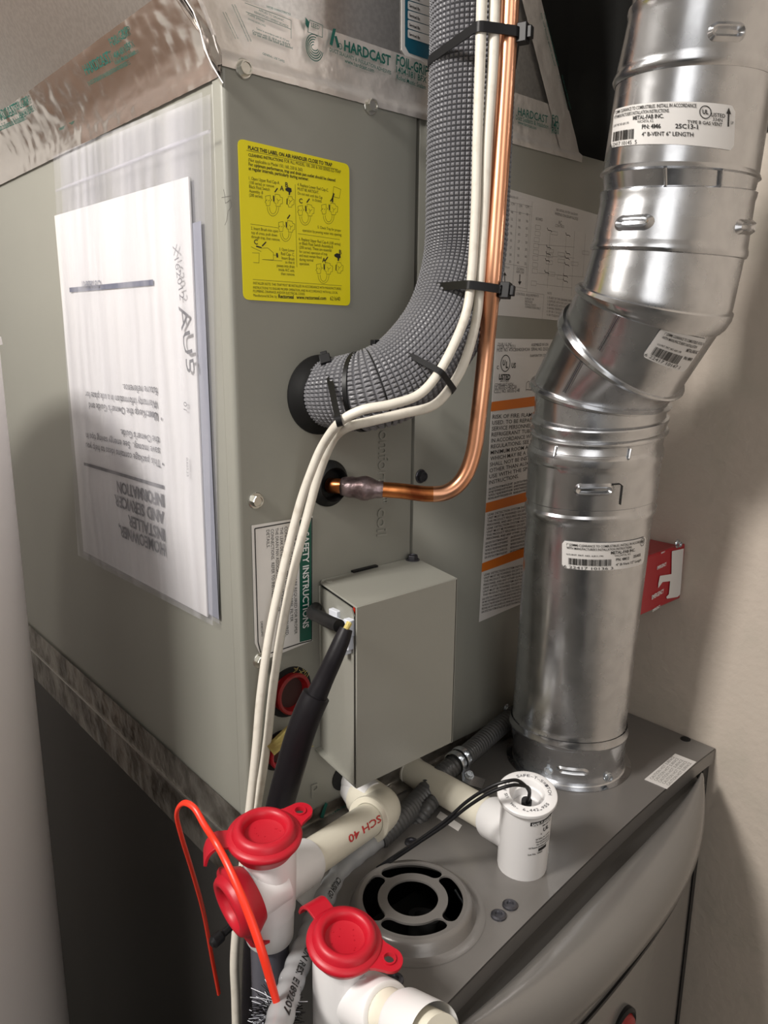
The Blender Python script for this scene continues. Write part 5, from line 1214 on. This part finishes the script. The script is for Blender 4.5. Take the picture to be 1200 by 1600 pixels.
for t, x, y, w_, h in (('Model SS1', u0 + .010, -.0165, .010, .0022), ('UL', u0 + .011, -.0225, .006, .0058), ('R', u0 + .009, -.0245, .001, .002), ('24 Volts AC 5 Amp', u0 + .005, -.0290, .014, .0022), ('Thermal Resistance', u0 + .005, -.0318, .014, .0022), ('Use 18 AWG wire only', u0 + .006, -.0345, .014, .0022), ('US Patents pending and issued', u0 + .000, -.0372, .020, .0022), ('Lot No. 10425', u0 + .000, -.0440, .012, .0024)):
    pk.text(t, (x, y), (x + w_, y), h=h, bold=.02)
pk.rect((u0 + .008, -.0415), (u0 + .016, -.0385), 4)
pk.build('printed_text', M['ink'], fs_, lift=.0003)
pw = Print(lambda u, v, l: mp(Ls + v, -u, l)); pw.text('SAFE-T-SWITCH', (u0 + .001, -.0129), (u0 + .021, -.0129), h=.0036, bold=.03); pw.build('printed_text', M['ink_white'], fs_, lift=.0006)
well = sw_top - upv * .012
for k, off in enumerate((0, 1)):
    dz = .003 * off
    P = [well + Vector((.002 * off, 0, 0)), at(827, 1237 - 4 * off, .556), at(812, 1221 + 6 * off, .546), at(795, 1220 + 8 * off, .542), at(765, 1230 + 9 * off, .545), at(730, 1252 + 9 * off, .552), at(695, 1283 + 6 * off, .560), at(655, 1312 + 4 * off, .570), at(610, 1342 + 4 * off, .585), at(575, 1366, .600), at(540, 1388, .600), at(510, 1415, .590), at(495, 1470, .560), at(500, 1560, .56), at(505, 1640, .56)]
    MB().tube(v3(crom(P, 8)), .0013, 10).build('lead_wire', M['black'], fs_)
MB().lathe(well, upv, [(.004, 0), (.004, .004)], 12, True, True).build('lead_gland', M['black'], fs_)

# ---------------------------------------------------------------- liquidtight conduit and metal whip
cnd = empty('flexible_conduit', at(560, 1350, .60), 'grey flexible electrical conduit with black printing, curving past the tees', 'conduit')
cp = [(at(414, 1680, .400) + Vector((0, .02, -.45)), .0078), (at(414, 1680, .400) + Vector((0, .004, -.05)), .0078), (at(414, 1680, .400), .0078), (at(435, 1600, .425), .0078), (at(457, 1530, .465), .0078), (at(482, 1465, .510), .0078), (at(502, 1415, .550), .0078), (at(526, 1372, .585), .0078), (at(556, 1338, .603), .0078), (at(592, 1310, .622), .0078)]
c_ = crom([P4(*q) for q in cp], 14); pth = resample(v3(c_), .0016)
rad = [.0078 + .0004 * math.sin(i * .62) for i in range(len(pth))]
MB().tube(pth, rad, 28).build('grey_sheath', M['conduit'], cnd, sharp=80)
fr2 = frames(pth, up=CAM - pth[0])
CREF = CAM - at(460, 1530, .465)
def cmap(u, v, l):
    s_ = max(0, min(len(fr2) - 1.001, u / .0016)); i = int(s_); f = s_ - i; p = fr2[i][0].lerp(fr2[i + 1][0], f); tt = fr2[i][3]; uu = (CREF - tt * CREF.dot(tt)).normalized(); ww = tt.cross(uu); a = -v / .0078
    return p + (uu * math.cos(a) + ww * math.sin(a)) * (.0082 + l)
pr = Print(cmap)
EXT = min(range(len(pth)), key=lambda i: (pth[i] - at(414, 1680, .400)).length) * .0016
sgn = 1 if (cmap(.05, .003, 0) - cmap(.05, -.003, 0)).dot(Vector((.75, -.66, 0))) < 0 else -1
# letters read downwards towards the camera, tops to the right
Lc = len(pth) * .0016
for s_, x0, wd in (('E189207', .030, .030), ('SUN RES.', .064, .032), ('UL', .103, .008), ('OF DWN CDE3.', .118, .034), ('CRUSH OF', .158, .026)):
    x0 += EXT; pr.text(s_, (x0 + wd, -.0005), (x0, -.0005), h=.0058, bold=.02)
pr.build('printed_text', M['ink'], cnd, lift=.0002)
wp = [(at(590, 1312, .620), .0080), (at(622, 1282, .640), .0084), (at(655, 1250, .668), .0078), (at(690, 1212, .690), .0088), (at(716, 1190, .705), .0088), (at(745, 1166, .735), .0088), (at(790, 1128, .775), .0088), (at(840, 1095, .815), .0088)]
c_ = crom([P4(*q) for q in wp], 14); pth2 = resample(v3(c_), .0007)
MB().tube(pth2, [.0088 + .0009 * (1 if (i // 3) % 2 else 0) for i in range(len(pth2))], 24).build('metal_whip', M['conduit_dark'], cnd, sharp=60)
wp = [(at(566, 1372, .607), .0060), (at(600, 1340, .622), .0060), (at(640, 1300, .650), .0060), (at(668, 1262, .658), .0060), (at(688, 1238, .681), .0060)]
c_ = crom([P4(*q) for q in wp], 14); pth3 = resample(v3(c_), .0007)
w2 = MB().tube(pth3, [.0058 + .0008 * (1 if (i // 3) % 2 else 0) for i in range(len(pth3))], 24).build('armoured_cable', M['conduit_dark'], None, origin=pth3[0], sharp=60)
tag(w2, 'dark ribbed armoured cable lying below the grey conduit behind the drain elbow', 'cable')
# zinc strap clamp
cm_c = at(716, 1188, .702); d_ = (at(745, 1166, .735) - at(690, 1212, .690)).normalized()
cl = empty('conduit_clamp', cm_c, 'small shiny zinc strap clamp holding the dark metal conduit', 'clamp')
u_ = d_.orthogonal().normalized(); v_ = d_.cross(u_)
for k in (-.0045, .0045):
    MB().lathe(cm_c + d_ * (k - .0032), d_, [(.0099, 0), (.0106, 0), (.0111, .0032), (.0106, .0064), (.0099, .0064)], 36).build('strap', M['zinc'], cl)
ft = Vector((cm_c.x + .014, cm_c.y - .018, cm_c.z - .006))
dwn = Vector((.2, -.75, -.6)).normalized(); pA = cm_c + dwn * .0095
MB().strip([pA, pA + Vector((0, -.001, -.008)), pA + Vector((.003, -.006, -.011)), pA + Vector((.008, -.016, -.012))], .014, .0012, d_).build('foot', M['zinc'], cl)
place('hex_screw', HSZ, cl, at(733, 1212, .690), Vector((-.2, -.5, 1)), .2)

# ---------------------------------------------------------------- trap brush: red rod and bristles
brs = empty('cleaning_brush', at(435, 1570, .44), 'long bent red plastic rod ending in a black bristle brush', 'brush')
rp = [(at(342, 1552, .62), .0021), (at(332, 1500, .60), .0021), (at(318, 1425, .565), .0021), (at(300, 1360, .53), .0020), (at(284, 1308, .50), .0020), (at(276, 1272, .485), .0020), (at(286, 1255, .475), .0020), (at(303, 1262, .468), .0020), (at(320, 1290, .462), .0021), (at(338, 1318, .458), .0022), (at(356, 1352, .448), .0023), (at(374, 1392, .440), .0025), (at(392, 1437, .434), .0026), (at(408, 1483, .430), .0026), (at(422, 1530, .430), .0025), (at(434, 1572, .432), .0021)]
c_ = crom([P4(*q) for q in rp], 8); MB().tube(v3(c_), [k[3] for k in c_], 16, True, .7).build('rod', M['red_rod'], brs)
mb = MB(); b0, b1 = at(434, 1565, .445), at(425, 1640, .455); axb = (b1 - b0).normalized(); bu = axb.orthogonal().normalized(); bw = axb.cross(bu)
mbl = MB()
for k in range(420):
    t = random.random(); a = random.uniform(0, 2 * PI); p = b0.lerp(b1, t); d2 = (bu * math.cos(a) + bw * math.sin(a) - axb * random.uniform(.1, .5)).normalized(); L_ = random.uniform(.013, .018)
    (mbl if random.random() < .22 else mb).tube([p, p + d2 * L_ * .6, p + d2 * L_ + axb * .001], .00022, 3, False)
mb.build('bristles', M['black'], brs, kind='stuff'); mbl.build('light_bristles', M['nylon'], brs, kind='stuff')
# dark bracket knob beside the side cap
kb = at(352, 1456, .50); MB().lathe(kb, (1, .2, .1), [(.002, -.012), (.004, -.010), (.004, -.004), (.0025, -.002), (.0025, .01)], 12, True, True).build('cap_stem', M['black'], tr)
